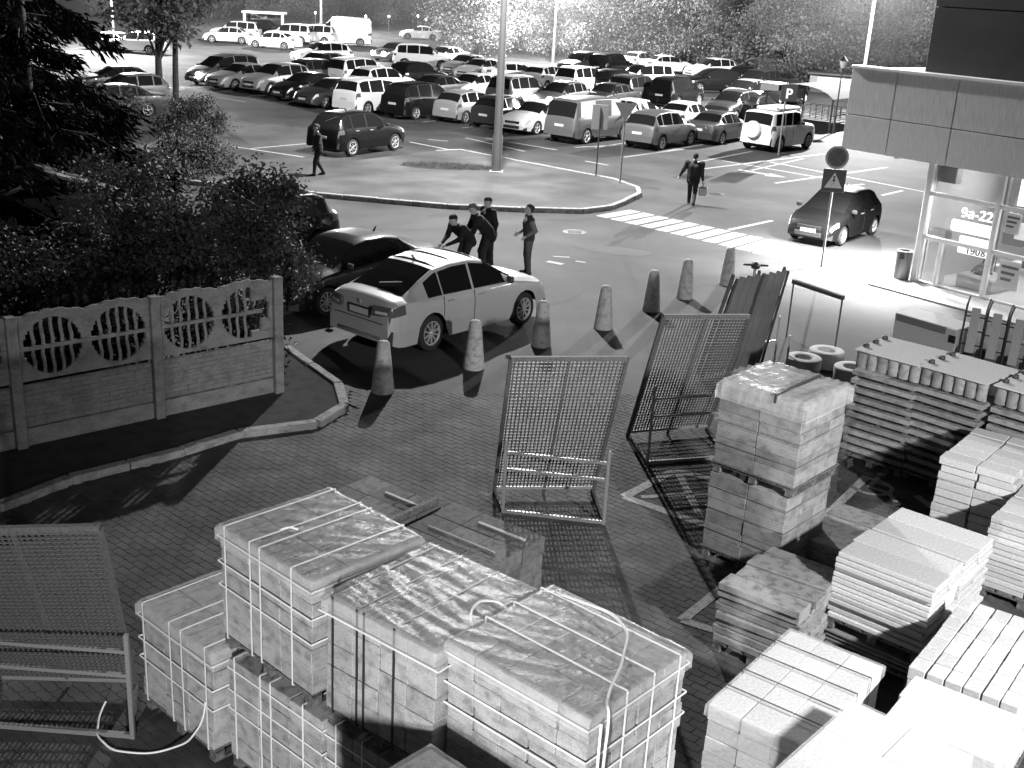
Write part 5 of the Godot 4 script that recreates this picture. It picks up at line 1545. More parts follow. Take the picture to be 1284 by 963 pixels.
func build_panels() -> void:
	var V := func(x, y, z): return Vector3(x, y, z)
	stand_panel("tilted wire mesh stand left of the other two, nearest the silver car", V.call(-0.17, 0.03, -15.05), V.call(1.24, 0.03, -15.25), V.call(-0.03, 2.45, -13.87), V.call(1.46, 2.45, -14.15), V.call(-0.03, 0, -14.46), V.call(1.35, 0, -14.27), 1.1)
	stand_panel("tilted wire mesh stand just behind the tallest wrapped stack", V.call(1.92, 0.03, -17.5), V.call(3.28, 0.03, -18.0), V.call(2.15, 2.45, -16.25), V.call(3.45, 2.45, -16.5), V.call(2.15, 0, -16.45), V.call(3.4, 0, -16.85), 1.3)
	stand_panel("dim wire mesh stand at the lower left edge on the zigzag paving", V.call(-4.95, 0.03, -9.9), V.call(-3.63, 0.03, -9.95), V.call(-5.0, 2.25, -8.85), V.call(-3.55, 2.25, -9.1), V.call(-4.75, 0, -9.2), V.call(-3.4, 0, -9.15), 1.15)
	# the stand with a sheet of roofing
	var o := thing("roofing_stand", "dark corrugated roofing sheet leaning on a stand behind the mesh panels", "display stand", Vector3(4.5, 0, -21.0))
	var mb := MB.new()
	var b0 := Vector3(-0.45, 0.05, -0.1); var b1 := Vector3(0.45, 0.05, -0.75); var t0 := Vector3(-0.9, 2.35, 2.55); var t1 := Vector3(0.2, 2.35, 1.7)
	b0 = Vector3(-0.95, 0.05, 0.2); b1 = Vector3(0.35, 0.05, -0.75); t0 = Vector3(-0.75, 2.3, 1.5); t1 = Vector3(0.3, 2.3, 0.7)
	var nrm := (b1 - b0).cross(t0 - b0).normalized()
	var rows := []
	for i in 24:
		var r := []
		for k in 43:
			var w := 0.03 * sin(k * TAU / 6.0) + 0.02 * (fmod(i, 6.0) / 6.0)
			r.append(b0.lerp(b1, k / 42.0).lerp(t0.lerp(t1, k / 42.0), i / 23.0) + nrm * w)
		rows.append(r)
	mb.grid(rows)
	part("roofing_sheet", mb, M.sheet_tile, o)
	for k in [0.0, 0.5, 1.0]:
		mb = MB.new()
		mb.bar(b0.lerp(b1, k) - nrm * 0.06, t0.lerp(t1, k) - nrm * 0.06, 0.05)
		if k != 0.5: mb.bar(b0.lerp(b1, k) + nrm * 0.05, t0.lerp(t1, k) + nrm * 0.05, 0.04)
		else: mb.bar(b0.lerp(b1, k) + nrm * 0.045, t0.lerp(t1, k) + nrm * 0.045, 0.05, 0.02)
		part("stile", mb, M.rust, o)
	for q in [[0.67, 0.0, -0.9], [0.6, 0.0, 0.4]]:
		mb = MB.new()
		mb.bar(Vector3(q[0], 0, q[2]), Vector3(q[0], 1.0, q[2]), 0.035)
		part("post", mb, M.steel, o)
	mb = MB.new()
	mb.bar(Vector3(0.67, 0.5, -0.9), Vector3(-0.6, 0.75, 0.5), 0.025)
	part("cross_bar", mb, M.steel, o)
	# low frame beyond it
	var f := thing("goal_frame", "thin metal frame with a dark top beam right of the roofing sheet", "frame", Vector3(6.2, 0, -23.3))
	mb = MB.new()
	mb.cbox(Vector3(0, 1.23, 0), Vector3(1.42, 0.09, 0.1), 0.01, Basis(Vector3.UP, deg_to_rad(-57.5)))
	part("beam", mb, M.rust, f)
	for s in [-1.0, 1.0]:
		mb = MB.new()
		mb.bar(Vector3(0.37 * s, 0, 0.58 * s), Vector3(0.37 * s, 1.2, 0.58 * s), 0.03)
		part("leg", mb, M.rust, f)
	var d := thing("post_fitting", "small dark fitting with two arms on a short pale post above the roofing sheet", "fitting", Vector3(6.1, 0, -29.2))
	mb = MB.new()
	mb.lathe([Vector2(0.06, 0), Vector2(0.05, 0.22), Vector2(0, 0.22)], 10)
	part("post", mb, M.pale0, d)
	mb = MB.new()
	mb.lathe([Vector2(0, 0.22), Vector2(0.11, 0.24), Vector2(0.13, 0.32), Vector2(0.08, 0.4), Vector2(0, 0.41)], 12)
	part("cap", mb, M.plastic, d)
	for s in [-1.0, 1.0]:
		mb = MB.new()
		mb.tube([Vector3(0.08 * s, 0.32, 0), Vector3(0.32 * s, 0.32, 0)], [0.035, 0.025], 8)
		part("arm", mb, M.plastic, d)

func wood_pallet(parent: Node3D, W: float, D: float, y0: float) -> void:
	var mb := MB.new()
	for k in 5: mb.box(Vector3(-W / 2 + (k + 0.5) * W / 5, y0 + 0.124, 0), Vector3(W / 5 - 0.04, 0.02, D))
	for k in 3:
		for i in 3: mb.box(Vector3((k - 1) * (W / 2 - 0.06), y0 + 0.066, (i - 1) * (D / 2 - 0.06)), Vector3(0.1, 0.092, 0.1))
		mb.box(Vector3((k - 1) * (W / 2 - 0.06), y0 + 0.011, 0), Vector3(0.1, 0.018, D - 0.01))
	for i in 3: mb.box(Vector3(0, y0 + 0.1015, (i - 1) * (D / 2 - 0.06)), Vector3(W - 0.02, 0.02, 0.098))
	part("pallet", mb, M.wood, parent)

func film_sheet(parent: Node3D, W: float, D: float, y: float, drop: float, amp: float) -> void:
	var f := FastNoiseLite.new()
	f.seed = rng.randi() % 1000
	f.frequency = 1.6
	f.fractal_type = FastNoiseLite.FRACTAL_RIDGED
	f.fractal_octaves = 3
	var rows := []
	var n := 72
	var a := rng.randf() * PI
	for i in n + 1:
		var r := []
		for k in n + 1:
			var sx := (k / float(n) - 0.5) * (W + 2 * drop); var sz := (i / float(n) - 0.5) * (D + 2 * drop)
			var ox := maxf(0, absf(sx) - W / 2); var oz := maxf(0, absf(sz) - D / 2)
			var q := Vector2(sx, sz).rotated(a)
			var w := f.get_noise_2d(q.x * 2.2, q.y * 0.35) * amp + f.get_noise_2d(q.x * 0.5 + 9.0, q.y * 1.1) * amp * 0.6 + amp * 1.7
			var dn := maxf(ox, oz)
			r.append(Vector3(clampf(sx, -W / 2, W / 2) + signf(sx) * (0.012 + w * 0.6 if ox > 0 else 0.0), y + 0.012 + (w if dn == 0 else 0.0) - dn, clampf(sz, -D / 2, D / 2) + signf(sz) * (0.012 + w * 0.6 if oz > 0 else 0.0)))
		rows.append(r)
	rows.reverse()
	var mb := MB.new()
	mb.grid(rows)
	part("stretch_film", mb, M.film, parent)

func strap_loop(parent: Node3D, pts: Array, w: float, axis: Vector3, m: Material) -> void:
	var mb := MB.new()
	for i in pts.size():
		var a: Vector3 = pts[i]; var b: Vector3 = pts[(i + 1) % pts.size()]
		var d := (b - a).normalized()
		var up := d.cross(axis).normalized()
		mb.box((a + b) / 2, Vector3(w, 0.004, a.distance_to(b) + 0.004), Basis(axis, up, axis.cross(up)))
	part("strap", mb, m, parent)

# a stack: W along its front edge, D away from the front, pieces laid cols x rows x layers; only the outer ones are built
func stack(label: String, c: Vector2, y0: float, yaw: float, W: float, H: float, D: float, n: Array, kind: String, opt := {}) -> Node3D:
	var o := thing(opt.get("name", "block_pallet"), label, opt.get("cat", "pallet of blocks"), Vector3(c.x, y0, c.y), yaw, opt.get("group", "pallets of building blocks"))
	if y0 < 0.5: footprints.append([c, minf(W, D) * 0.45])
	var base := 0.0
	if opt.get("pallet", true):
		wood_pallet(o, W, D, 0.0); base = 0.136
	var cols: int = n[0]; var rows: int = n[1]; var lays: int = n[2]
	var gap: float = opt.get("gap", 0.005)
	var jit: float = opt.get("jitter", 0.007)
	var s := Vector3(W / cols, (H - base) / lays, D / rows)
	var vg: float = opt.get("vgap", gap * 0.6)
	var mb := MB.new()
	mb.cbox(Vector3.ZERO, s - Vector3(gap, vg, gap), opt.get("chamfer", 0.006))
	var piece := mb.mesh()
	var called: String = opt.get("piece", "block")
	for y in lays:
		var ly: Vector2 = Vector2(rng.randf_range(-jit, jit), rng.randf_range(-jit, jit))
		for x in cols:
			for z in rows:
				if y < lays - 1 and x > 0 and x < cols - 1 and z > 0 and z < rows - 1: continue
				if opt.has("skip") and opt.skip.call(x, y, z): continue
				var q := put(called, piece, M[kind + str(rng.randi_range(0, 3))], o, Vector3(-W / 2 + (x + 0.5) * s.x + ly.x + rng.randf_range(-jit, jit), base + (y + 0.5) * s.y, -D / 2 + (z + 0.5) * s.z + ly.y + rng.randf_range(-jit, jit)))
				q.rotation.y = rng.randf_range(-1, 1) * opt.get("turn", 0.012)
	if vg > 0.02:                                  # spacers between the layers
		for y in lays:
			for k in 3:
				mb = MB.new()
				mb.box(Vector3(-W / 2 + 0.1 + k * (W - 0.2) / 2, base + y * s.y + 0.001, 0), Vector3(0.06, vg, D * 0.8))
				part("spacer", mb, M.wood, o)
	if opt.get("film", false): film_sheet(o, W + 0.01, D + 0.01, H, opt.get("drop", 0.14), opt.get("amp", 0.014) * 0.7)
	var e: float = 0.015 if opt.get("film", false) else 0.008
	var sm: Material = M[opt.get("strap", "strap")]
	var sw: float = opt.get("strap_w", 0.016)
	for x in opt.get("v", []):                     # straps over the top, front to back
		var lx: float = x * W / 2
		strap_loop(o, [Vector3(lx, 0.12, D / 2 + e), Vector3(lx, H + 0.042, D / 2 + e), Vector3(lx, H + 0.042, -D / 2 - e), Vector3(lx, 0.12, -D / 2 - e)], sw, Vector3.RIGHT, sm)
	for z in opt.get("vz", []):                    # straps over the top, side to side
		var lz: float = z * D / 2
		strap_loop(o, [Vector3(W / 2 + e, 0.12, lz), Vector3(W / 2 + e, H + 0.038, lz), Vector3(-W / 2 - e, H + 0.038, lz), Vector3(-W / 2 - e, 0.12, lz)], sw, Vector3.BACK, sm)
	for y in opt.get("h", []):                     # straps round the sides
		var ly: float = y * H
		strap_loop(o, [Vector3(-W / 2 - e - 0.003, ly, -D / 2 - e - 0.003), Vector3(-W / 2 - e - 0.003, ly, D / 2 + e + 0.003), Vector3(W / 2 + e + 0.003, ly, D / 2 + e + 0.003), Vector3(W / 2 + e + 0.003, ly, -D / 2 - e - 0.003)], sw, Vector3.UP, sm)
	return o

func tail(o: Node3D, pts: Array, r := 0.008) -> void:
	var c := Curve3D.new()
	for p in pts: c.add_point(p)
	for i in range(1, pts.size() - 1):
		var t: Vector3 = (pts[i + 1] - pts[i - 1]) * 0.25
		c.set_point_in(i, -t); c.set_point_out(i, t)
	var mb := MB.new()
	mb.tube(Array(c.tessellate(4, 3)), [r], 6)
	part("loose_strap", mb, M.strap, o)

func build_pallets() -> void:
	var V := [-0.86, -0.28, -0.06, 0.62]
	var o := stack("left top pallet of the foreground row, white straps over crumpled film", Vector2(-1.59, -9.0), 1.18, -43, 1.31, 1.19, 1.17, [3, 3, 5], "block", {film = true, v = V, h = [0.93, 0.72, 0.53], jitter = 0.005})
	tail(o, [Vector3(-0.2, 1.22, 0.3), Vector3(-0.16, 1.25, 0.22), Vector3(-0.1, 1.23, 0.16)])
	o = stack("middle top pallet of the foreground row, dark straps under glossy film", Vector2(-0.54, -8.12), 1.18, -38, 1.17, 1.14, 1.2, [4, 3, 5], "block", {film = true, v = [-0.85, -0.38, -0.25, 0.3], strap = "dark_strap", strap_w = 0.02, amp = 0.02})
	strap_loop(o, [Vector3(-0.642, 1.02, -0.63), Vector3(-0.642, 1.02, 0.63), Vector3(0.642, 1.02, 0.63), Vector3(0.642, 1.02, -0.63)], 0.014, Vector3.UP, M.strap)
	o = stack("right top pallet of the foreground row, a loose white strap arching over it", Vector2(0.52, -7.38), 1.18, -41, 1.31, 1.2, 1.17, [5, 4, 5], "block", {film = true, vz = [-0.8, -0.25, 0.3], h = [0.93, 0.72, 0.57], amp = 0.012})
	tail(o, [Vector3(-0.66, 1.2, -0.5), Vector3(-0.3, 1.27, -0.48), Vector3(0.15, 1.3, -0.42), Vector3(0.42, 1.28, -0.1), Vector3(0.6, 1.23, 0.3), Vector3(0.7, 1.12, 0.42), Vector3(0.71, 0.7, 0.45), Vector3(0.71, 0.1, 0.42)], 0.011)
	tail(o, [Vector3(0.7, 1.15, 0.5), Vector3(0.72, 0.7, 0.53), Vector3(0.71, 0.1, 0.5)], 0.011)
	tail(o, [Vector3(-0.69, 1.16, 0.3), Vector3(-0.78, 1.28, 0.2), Vector3(-0.76, 1.26, 0.0), Vector3(-0.69, 1.17, -0.1)], 0.01)
	o = stack("single strapped pallet at the left end of the foreground row, one strap end trailing", Vector2(-2.59, -9.7), 0.02, -42, 1.22, 1.16, 1.2, [3, 3, 5], "block", {film = true, v = [-0.86, -0.1, 0.22, 0.86], h = [0.9, 0.68, 0.5]})
	tail(o, [Vector3(0.5, 0.62, 0.612), Vector3(0.42, 0.3, 0.66), Vector3(0.2, 0.05, 0.8), Vector3(-0.05, 0.02, 1.1), Vector3(-0.35, 0.03, 1.2), Vector3(-0.6, 0.06, 1.1), Vector3(-0.72, 0.16, 0.95)], 0.01)
	o = stack("lower pallet beneath the left top pallet of the foreground row", Vector2(-1.5, -8.88), 0.02, -41, 1.3, 1.14, 1.2, [3, 3, 5], "block", {v = V, h = [0.92, 0.72, 0.55]})
	stack("lower pallet beneath the middle top pallet of the foreground row", Vector2(-0.5, -8.05), 0.02, -40, 1.26, 1.14, 1.2, [4, 3, 5], "block", {v = [-0.8, -0.3, 0.3], h = [0.9, 0.7]})
	stack("lower pallet beneath the right top pallet of the foreground row", Vector2(0.5, -7.36), 0.02, -41, 1.3, 1.14, 1.18, [5, 4, 5], "block", {h = [0.9, 0.7]})
	stack("pale pallet corner at the bottom edge before the middle pallets", Vector2(-0.4, -6.13), 0.02, -42, 1.2, 1.72, 1.2, [2, 2, 5], "block", {film = true})
	for q in [[-1.58, -12.03, -37.0, 1.16, "dull wrapped pallet with thin pale battens, farther left of the two behind the foreground row"], [-0.44, -11.37, -36.0, 1.3, "dull wrapped pallet with thin pale battens, nearer the mesh stand"]]:
		o = stack(q[4], Vector2(q[0], q[1]), 0.02, q[2], q[3], 1.17, 1.25, [3, 3, 5], "dull", {group = "dull wrapped pallets behind the foreground row"})
		for k in [[-0.3, 0.045, 0.18, 0.5], [0.06, 0.02, 0.02, 0.72]]:
			var mb := MB.new()
			mb.cbox(Vector3(q[3] * k[2], 1.185, k[0] * 1.25), Vector3(q[3] * k[3], 0.02, k[1]), 0.004)
			part("batten", mb, M.pale0, o)
		if q[3] > 1.2: continue
		var mb2 := MB.new()
		mb2.cbox(Vector3(q[3] / 2 - 0.05, 1.21, 0), Vector3(0.1, 0.08, 1.2), 0.02)
		part("edge_board", mb2, M.wood, o)
	# right hand group
	o = stack("upper half of the tallest wrapped stack, under crumpled film with a black strap", Vector2(3.39, -13.58), 1.22, -41, 1.15, 1.18, 1.12, [2, 3, 6], "slab", {film = true, amp = 0.03, drop = 0.2, h = [0.85, 0.6, 0.35, 0.12], strap = "steel", strap_w = 0.008})
	var mbx := MB.new()
	mbx.cbox(Vector3(0.2, 1.245, 0.05), Vector3(0.035, 0.03, 1.1), 0.008)
	mbx.cbox(Vector3(0.2, 1.2, 0.6), Vector3(0.035, 0.12, 0.03), 0.008)
	part("black_strap", mbx, M.plastic, o)
	o = stack("lower half of the tallest wrapped stack, darker at its foot", Vector2(3.36, -13.6), 0.02, -41, 1.12, 1.18, 1.1, [2, 3, 6], "slab", {h = [0.85, 0.6, 0.35, 0.12], strap = "steel", strap_w = 0.008})
	var t := {name = "slab_stack", cat = "slab stack", piece = "slab", gap = 0.012, vgap = 0.065, jitter = 0.012, group = "slatted stacks of roofing slabs"}
	for q in [[6.02, -17.2, -42.0, "slatted slab stack left of the other two, beside the plastic pots"], [6.82, -16.5, -46.0, "slatted slab stack in the middle of three, dark side to the camera"], [7.65, -15.76, -45.0, "slatted slab stack cut by the right edge, behind the pale slab pallets"]]:
		o = stack(q[3], Vector2(q[0], q[1]), 0.02, q[2], 1.05, 1.52, 1.1, [1, 3, 10], "slab", t)
		for k in 6:                                # tiles standing on edge on top
			for r in 3:
				var mb := MB.new()
				var rows := []
				for a in 7:
					var th := -PI * 0.5 + PI * a / 6.0
					rows.append([Vector3(0.08 * sin(th), 0, 0.05 * cos(th)), Vector3(0.08 * sin(th), 0.26, 0.05 * cos(th))])
				mb.grid(rows)
				put("roof_tile", mb.mesh(), M["slab%d" % rng.randi_range(0, 3)], o, Vector3(-0.44 + k * 0.175, 1.53, 0.44 - r * 0.42))
		var mb3 := MB.new()
		mb3.cbox(Vector3(0, 1.815, 0), Vector3(1.06, 0.02, 1.1), 0.004)
		part("cover_board", mb3, M.pale1, o)
		for k in 3:
			mb3 = MB.new()
			mb3.lathe([Vector2(0, 0), Vector2(0.05, 0), Vector2(0.045, 0.05), Vector2(0, 0.055)], 10, Transform3D(Basis(), Vector3(-0.46, 1.826, 0.3 - k * 0.32)))
			part("knob", mb3, M.plastic, o)
	var w := {name = "plank_stack", cat = "stack", piece = "plank", gap = 0.018, vgap = 0.008, jitter = 0.02, turn = 0.008, group = "pale stacks of planks and slabs"}
	stack("brilliant white stack of long planks in the middle of the right hand group", Vector2(4.58, -11.6), 0.36, -41, 1.12, 0.92, 1.66, [1, 4, 13], "pale", w)
	w.vgap = 0.03
	stack("thin dark layer of boards and pallet under the brilliant white planks", Vector2(4.57, -11.6), 0.02, -41, 1.08, 0.33, 1.6, [1, 4, 3], "slab", w)
	w.vgap = 0.01
	w.turn = 0.03; w.jitter = 0.025
	stack("untidy grey slab stack left of the brilliant white planks", Vector2(3.13, -11.45), 0.02, -37, 0.98, 0.86, 1.22, [1, 4, 8], "slab", w)
	w.turn = 0.01; w.jitter = 0.016
	stack("low grey slab pallet in front of the painted wheelchair sign", Vector2(4.43, -13.8), 0.02, -38, 0.74, 0.4, 1.38, [1, 3, 2], "slab", w)
	stack("film covered pale stack with long grooves, left of the blazing white one", Vector2(2.73, -8.98), 0.02, -37, 0.93, 1.1, 1.65, [3, 5, 6], "pale", {film = true, amp = 0.006, drop = 0.12, vz = [-0.6, -0.2, 0.2, 0.6], strap = "dark_steel", strap_w = 0.014, group = "pale stacks of planks and slabs"})
	stack("pale slab pallet with grooved top behind the brilliant white planks", Vector2(6.6, -14.6), 0.02, -38, 0.98, 1.26, 1.5, [2, 5, 10], "pale", w)
	stack("tall grey white slab pallet cut by the right edge, many thin layers", Vector2(6.79, -13.07), 0.02, -39, 1.1, 1.08, 1.4, [2, 5, 12], "pale", w)
	stack("white brick pallet with joints showing on top, at the right edge", Vector2(4.75, -9.78), 0.02, -36, 1.0, 1.1, 1.7, [6, 7, 7], "pale", {piece = "brick", gap = 0.014, vgap = 0.006, jitter = 0.004, group = "pale stacks of planks and slabs"})
	stack("blazing white smooth pallet at the bottom edge", Vector2(2.87, -7.42), 0.02, -41, 1.0, 1.38, 1.6, [2, 3, 5], "pale", {film = true, amp = 0.004, group = "pale stacks of planks and slabs"})
	stack("white pallet wedged between the blazing one and the brick pallet", Vector2(3.93, -8.49), 0.02, -37, 0.95, 1.2, 0.85, [1, 2, 5], "pale", w)

func build_street_things() -> void:
	# crossing sign with a round no-stopping sign above it
	var s := thing("road_sign", "post with a square pedestrian crossing sign below a round no stopping sign", "road sign", Vector3(8.2, 0, -30.78), -8)
	var mb := MB.new()
	mb.lathe([Vector2(0.032, 0), Vector2(0.03, 3.1), Vector2(0, 3.1)], 10)
	part("post", mb, M.galv, s)
	mb = MB.new()
	mb.cbox(Vector3(0, 2.35, 0.045), Vector3(0.6, 0.6, 0.02), 0.006)
	var sq := part("crossing_plate", mb, mat("sign_blue", 0.03, 0.4), s)
	mb = MB.new()
	var c := Vector3(0, 2.33, 0.06)
	mb.tri(c + Vector3(-0.23, -0.17, 0), c + Vector3(0.23, -0.17, 0), c + Vector3(0, 0.24, 0))
	part("triangle", mb, mat("sign_white", 0.55, 0.4), sq)
	mb = MB.new()
	c.z = 0.066
	for l in [[0.0, 0.0, 0.0, 0.08, 0.05], [0.0, 0.0, -0.06, -0.13, 0.035], [0.0, 0.0, 0.06, -0.13, 0.035], [0.0, 0.06, 0.07, 0.0, 0.025], [0.0, 0.06, -0.07, 0.0, 0.025]]:
		mb.bar(c + Vector3(l[0], l[1], 0), c + Vector3(l[2], l[3], 0), l[4], 0.004)
	mb.lathe([Vector2(0, 0), Vector2(0.03, 0), Vector2(0.03, 0.004), Vector2(0, 0.004)], 12, Transform3D(Basis(Vector3.RIGHT, PI / 2), c + Vector3(0, 0.12, 0)))
	part("walking_figure", mb, M.black, sq)
	var disc := Transform3D(Basis(Vector3.RIGHT, PI / 2), Vector3(0, 2.96, 0.04))
	mb = MB.new()
	mb.lathe([Vector2(0, 0), Vector2(0.3, 0), Vector2(0.3, 0.015), Vector2(0.28, 0.022), Vector2(0, 0.022)], 28, disc)
	var rd := part("round_plate", mb, mat("sign_grey", 0.05, 0.4), s)
	mb = MB.new()
	mb.lathe([Vector2(0.24, 0.022), Vector2(0.3, 0.022), Vector2(0.3, 0.027), Vector2(0.24, 0.027)], 28, disc)
	for q in [-1.0, 1.0]: mb.bar(Vector3(-0.17, 2.96 - 0.17 * q, 0.066), Vector3(0.17, 2.96 + 0.17 * q, 0.066), 0.06, 0.004)
	part("ring_and_cross", mb, mat("sign_red", 0.28, 0.4), rd)
	# two signs seen from behind on the island
	var r := thing("road_sign", "back of a rectangular road sign on a thin post beside the van", "road sign", Vector3(2.7, 0.14, -43.3))
	mb = MB.new()
	mb.lathe([Vector2(0.03, 0), Vector2(0.028, 2.5), Vector2(0, 2.5)], 8)
	part("post", mb, M.dark_steel, r)
	mb = MB.new()
	mb.cbox(Vector3(0, 2.15, -0.04), Vector3(0.6, 0.9, 0.02), 0.006)
	part("plate", mb, mat("sign_back", 0.2, 0.5), r)
	r = thing("road_sign", "back of a give way triangle on a pale post at the island's tip", "road sign", Vector3(3.5, 0.14, -42.0))
	mb = MB.new()
	mb.lathe([Vector2(0.035, 0), Vector2(0.033, 2.9), Vector2(0, 2.9)], 8)
	part("post", mb, M.galv, r)
	mb = MB.new()
	mb.tri(Vector3(-0.4, 2.85, 0.05), Vector3(0, 2.2, 0.05), Vector3(0.4, 2.85, 0.05))
	mb.tri(Vector3(-0.4, 2.85, 0.03), Vector3(0.4, 2.85, 0.03), Vector3(0, 2.2, 0.03))
	part("plate", mb, M.galv, r)
	# parking sign
	r = thing("parking_sign", "dark parking sign with a white letter on a pale post by the off-road car", "parking sign", Vector3(11.45, 0, -52.9), -8)
	mb = MB.new()
	mb.lathe([Vector2(0.04, 0), Vector2(0.04, 3.2), Vector2(0, 3.2)], 8)
	part("post", mb, M.galv, r)
	mb = MB.new()
	mb.cbox(Vector3(0.12, 2.75, 0.05), Vector3(0.72, 0.72, 0.03), 0.01)
	var pp := part("plate", mb, M.sign_blue, r)
	put("lettering", text_mesh("P", 0.6, 0.01), M.white_frame, pp, Vector3(0.12, 2.72, 0.075))
	mb = MB.new()
	mb.cbox(Vector3(-0.75, 2.95, 0.03), Vector3(0.8, 0.3, 0.03), 0.01)
	part("side_plate", mb, M.galv, r)
	# litter bin
	var b := thing("litter_bin", "cylindrical grey litter bin beside the shop's corner column", "litter bin", Vector3(10.05, 0, -29.75))
	mb = MB.new()
	mb.lathe([Vector2(0, 0.03), Vector2(0.2, 0.03), Vector2(0.21, 0.76), Vector2(0.2, 0.8), Vector2(0.17, 0.8), Vector2(0.165, 0.5), Vector2(0, 0.5)], 22)
	part("drum", mb, mat("bin", 0.12, 0.45, 0.3, "fine", 0.4), b)
	mb = MB.new()
	mb.lathe([Vector2(0, 0), Vector2(0.27, 0), Vector2(0.27, 0.03), Vector2(0, 0.03)], 22)
	part("base", mb, M.galv, b)
	mb = MB.new()
	mb.cbox(Vector3(-0.12, 0.66, 0.15), Vector3(0.14, 0.12, 0.05), 0.01, Basis(Vector3.UP, -0.6))
	part("opening", mb, M.black, b)
	# planters
	for q in [[5.62, -21.4, "short white concrete ring, front left of three behind the tall stack"], [6.2, -21.95, "short white concrete ring, tallest looking and farthest of three"], [6.45, -20.95, "short white concrete ring, right of the other two"]]:
		mb = MB.new()
		mb.lathe([Vector2(0.1, 0.02), Vector2(0.33, 0.0), Vector2(0.35, 0.3), Vector2(0.33, 0.33), Vector2(0.19, 0.33), Vector2(0.16, 0.3), Vector2(0.15, 0.08), Vector2(0, 0.08)], 26)
		var o := part("concrete_ring", mb, M.pale1)
		o.position = Vector3(q[0], 0.02, q[1])
		tag(o, q[2], "concrete ring", "white concrete rings")
	# pale cabinet and the hand trucks
	b = thing("cabinet", "low white cabinet with a dark front strip before the shop", "cabinet", Vector3(8.95, 0.02, -23.85), -50.9)
	mb = MB.new()
	mb.cbox(Vector3(0, 0.3, 0), Vector3(1.5, 0.56, 0.8), 0.02)
	part("body", mb, M.pale0, b)
	mb = MB.new()
	mb.cbox(Vector3(-0.1, 0.5, 0.41), Vector3(1.2, 0.16, 0.03), 0.01)
	part("front_strip", mb, M.sheet_tile, b)
	mb = MB.new()
	mb.cbox(Vector3(0.66, 0.36, 0.405), Vector3(0.16, 0.16, 0.02), 0.005)
	part("vent", mb, M.black, b)
	var t := thing("hand_truck", "", "hand truck", Vector3.ZERO, 0, "hand trucks parked upright by the shop")
	for x in [-0.2, 0.2]:
		mb = MB.new()
		mb.tube([Vector3(x, 0.1, 0), Vector3(x, 1.0, 0), Vector3(x, 1.12, -0.03), Vector3(x, 1.22, -0.14), Vector3(x, 1.25, -0.26)], [0.022], 8)
		part("upright", mb, M.dark_steel, t)
		mb = MB.new()
		mb.lathe([Vector2(0.05, -0.03), Vector2(0.12, -0.03), Vector2(0.13, 0), Vector2(0.12, 0.03), Vector2(0.05, 0.03)], 14, Transform3D(Basis(Vector3.BACK, PI / 2), Vector3(x * 1.35, 0.13, -0.08)))
		part("wheel", mb, M.tyre, t)
	mb = MB.new()
	for y in [0.3, 0.6, 0.9]: mb.bar(Vector3(-0.2, y, 0), Vector3(0.2, y, 0), 0.025)
	part("cross_bar", mb, M.dark_steel, t)
	mb = MB.new()
	mb.box(Vector3(0, 0.62, 0.035), Vector3(0.17, 0.95, 0.03))
	part("back_plate", mb, M.pale1, t)
	mb = MB.new()
	mb.box(Vector3(0, 0.06, 0.14), Vector3(0.42, 0.015, 0.28))
	part("toe_plate", mb, M.dark_steel, t)
	var ord := ["first", "second", "third", "fourth", "fifth"]
	for k in 5:
		var p := Vector3(9.4 + k * 0.3, 0.02, -22.95 + k * 0.37)
		var l: String = ord[k] + " upright hand truck from the left, in the row by the pale cabinet"
		if k == 0:
			t.position = p; t.rotation_degrees.y = -30; t.set_meta("label", l)
		else: dup(t, p, -30.0 + rng.randf_range(-6, 6), l, "hand_truck")
	# trolley shelter
	b = thing("trolley_shelter", "trolley shelter with a curved dark roof and railings left of the shop fascia", "shelter", Vector3(16.2, 0, -66.5), -38)
	mb = MB.new()
	var rows := []
	for i in 9:
		var a := PI * (0.12 + 0.76 * i / 8.0)
		rows.append([Vector3(-cos(a) * 2.2, 1.35 + sin(a) * 0.95, 2.6), Vector3(-cos(a) * 2.2, 1.35 + sin(a) * 0.95, -2.6)])
	mb.grid(rows)
	part("roof", mb, mat("shelter_roof", 0.012, 0.95), b)
	for x in [-1.95, 1.95]:
		for z in [-2.4, 0.0, 2.4]:
			mb = MB.new()
			mb.bar(Vector3(x, 0, z), Vector3(x, 1.7, z), 0.08)
			part("post", mb, M.dark_steel, b)
		for y in [0.4, 0.8]:
			mb = MB.new()
			mb.bar(Vector3(x, y, -2.4), Vector3(x, y, 2.4), 0.05)
			part("railing", mb, M.galv, b)
	for z in [-2.0, -1.2, -0.4, 0.4]:
		mb = MB.new()
		for y in [0.35, 0.65, 0.95]: mb.box(Vector3(0, y, z), Vector3(2.6, 0.03, 0.03))
		for x in 8: mb.box(Vector3(-1.3 + x * 0.37, 0.65, z), Vector3(0.025, 0.6, 0.025))
		part("trolley_row", mb, M.galv, b)
	b = thing("kiosk", "small white trailer kiosk with a lit side beyond the trolley shelter", "kiosk", Vector3(23.0, 0, -89.0), -20)
	mb = MB.new()
	mb.cbox(Vector3(0, 0.8, 0), Vector3(4.0, 1.0, 1.8), 0.1)
	part("body", mb, M.shelf_mid, b)
	mb = MB.new()
	mb.cbox(Vector3(0.2, 0.95, 0.91), Vector3(3.2, 0.4, 0.03), 0.01)
	part("window", mb, M.white_frame, b)
	mb = MB.new()
	mb.cbox(Vector3(0, 1.4, 0.1), Vector3(4.3, 0.16, 2.2), 0.02)
	part("roof", mb, M.dark_steel, b)
	mb = MB.new()
	mb.cbox(Vector3(0, 0.15, 0), Vector3(3.8, 0.28, 1.6), 0.02)
	part("skirt", mb, M.plastic, b)
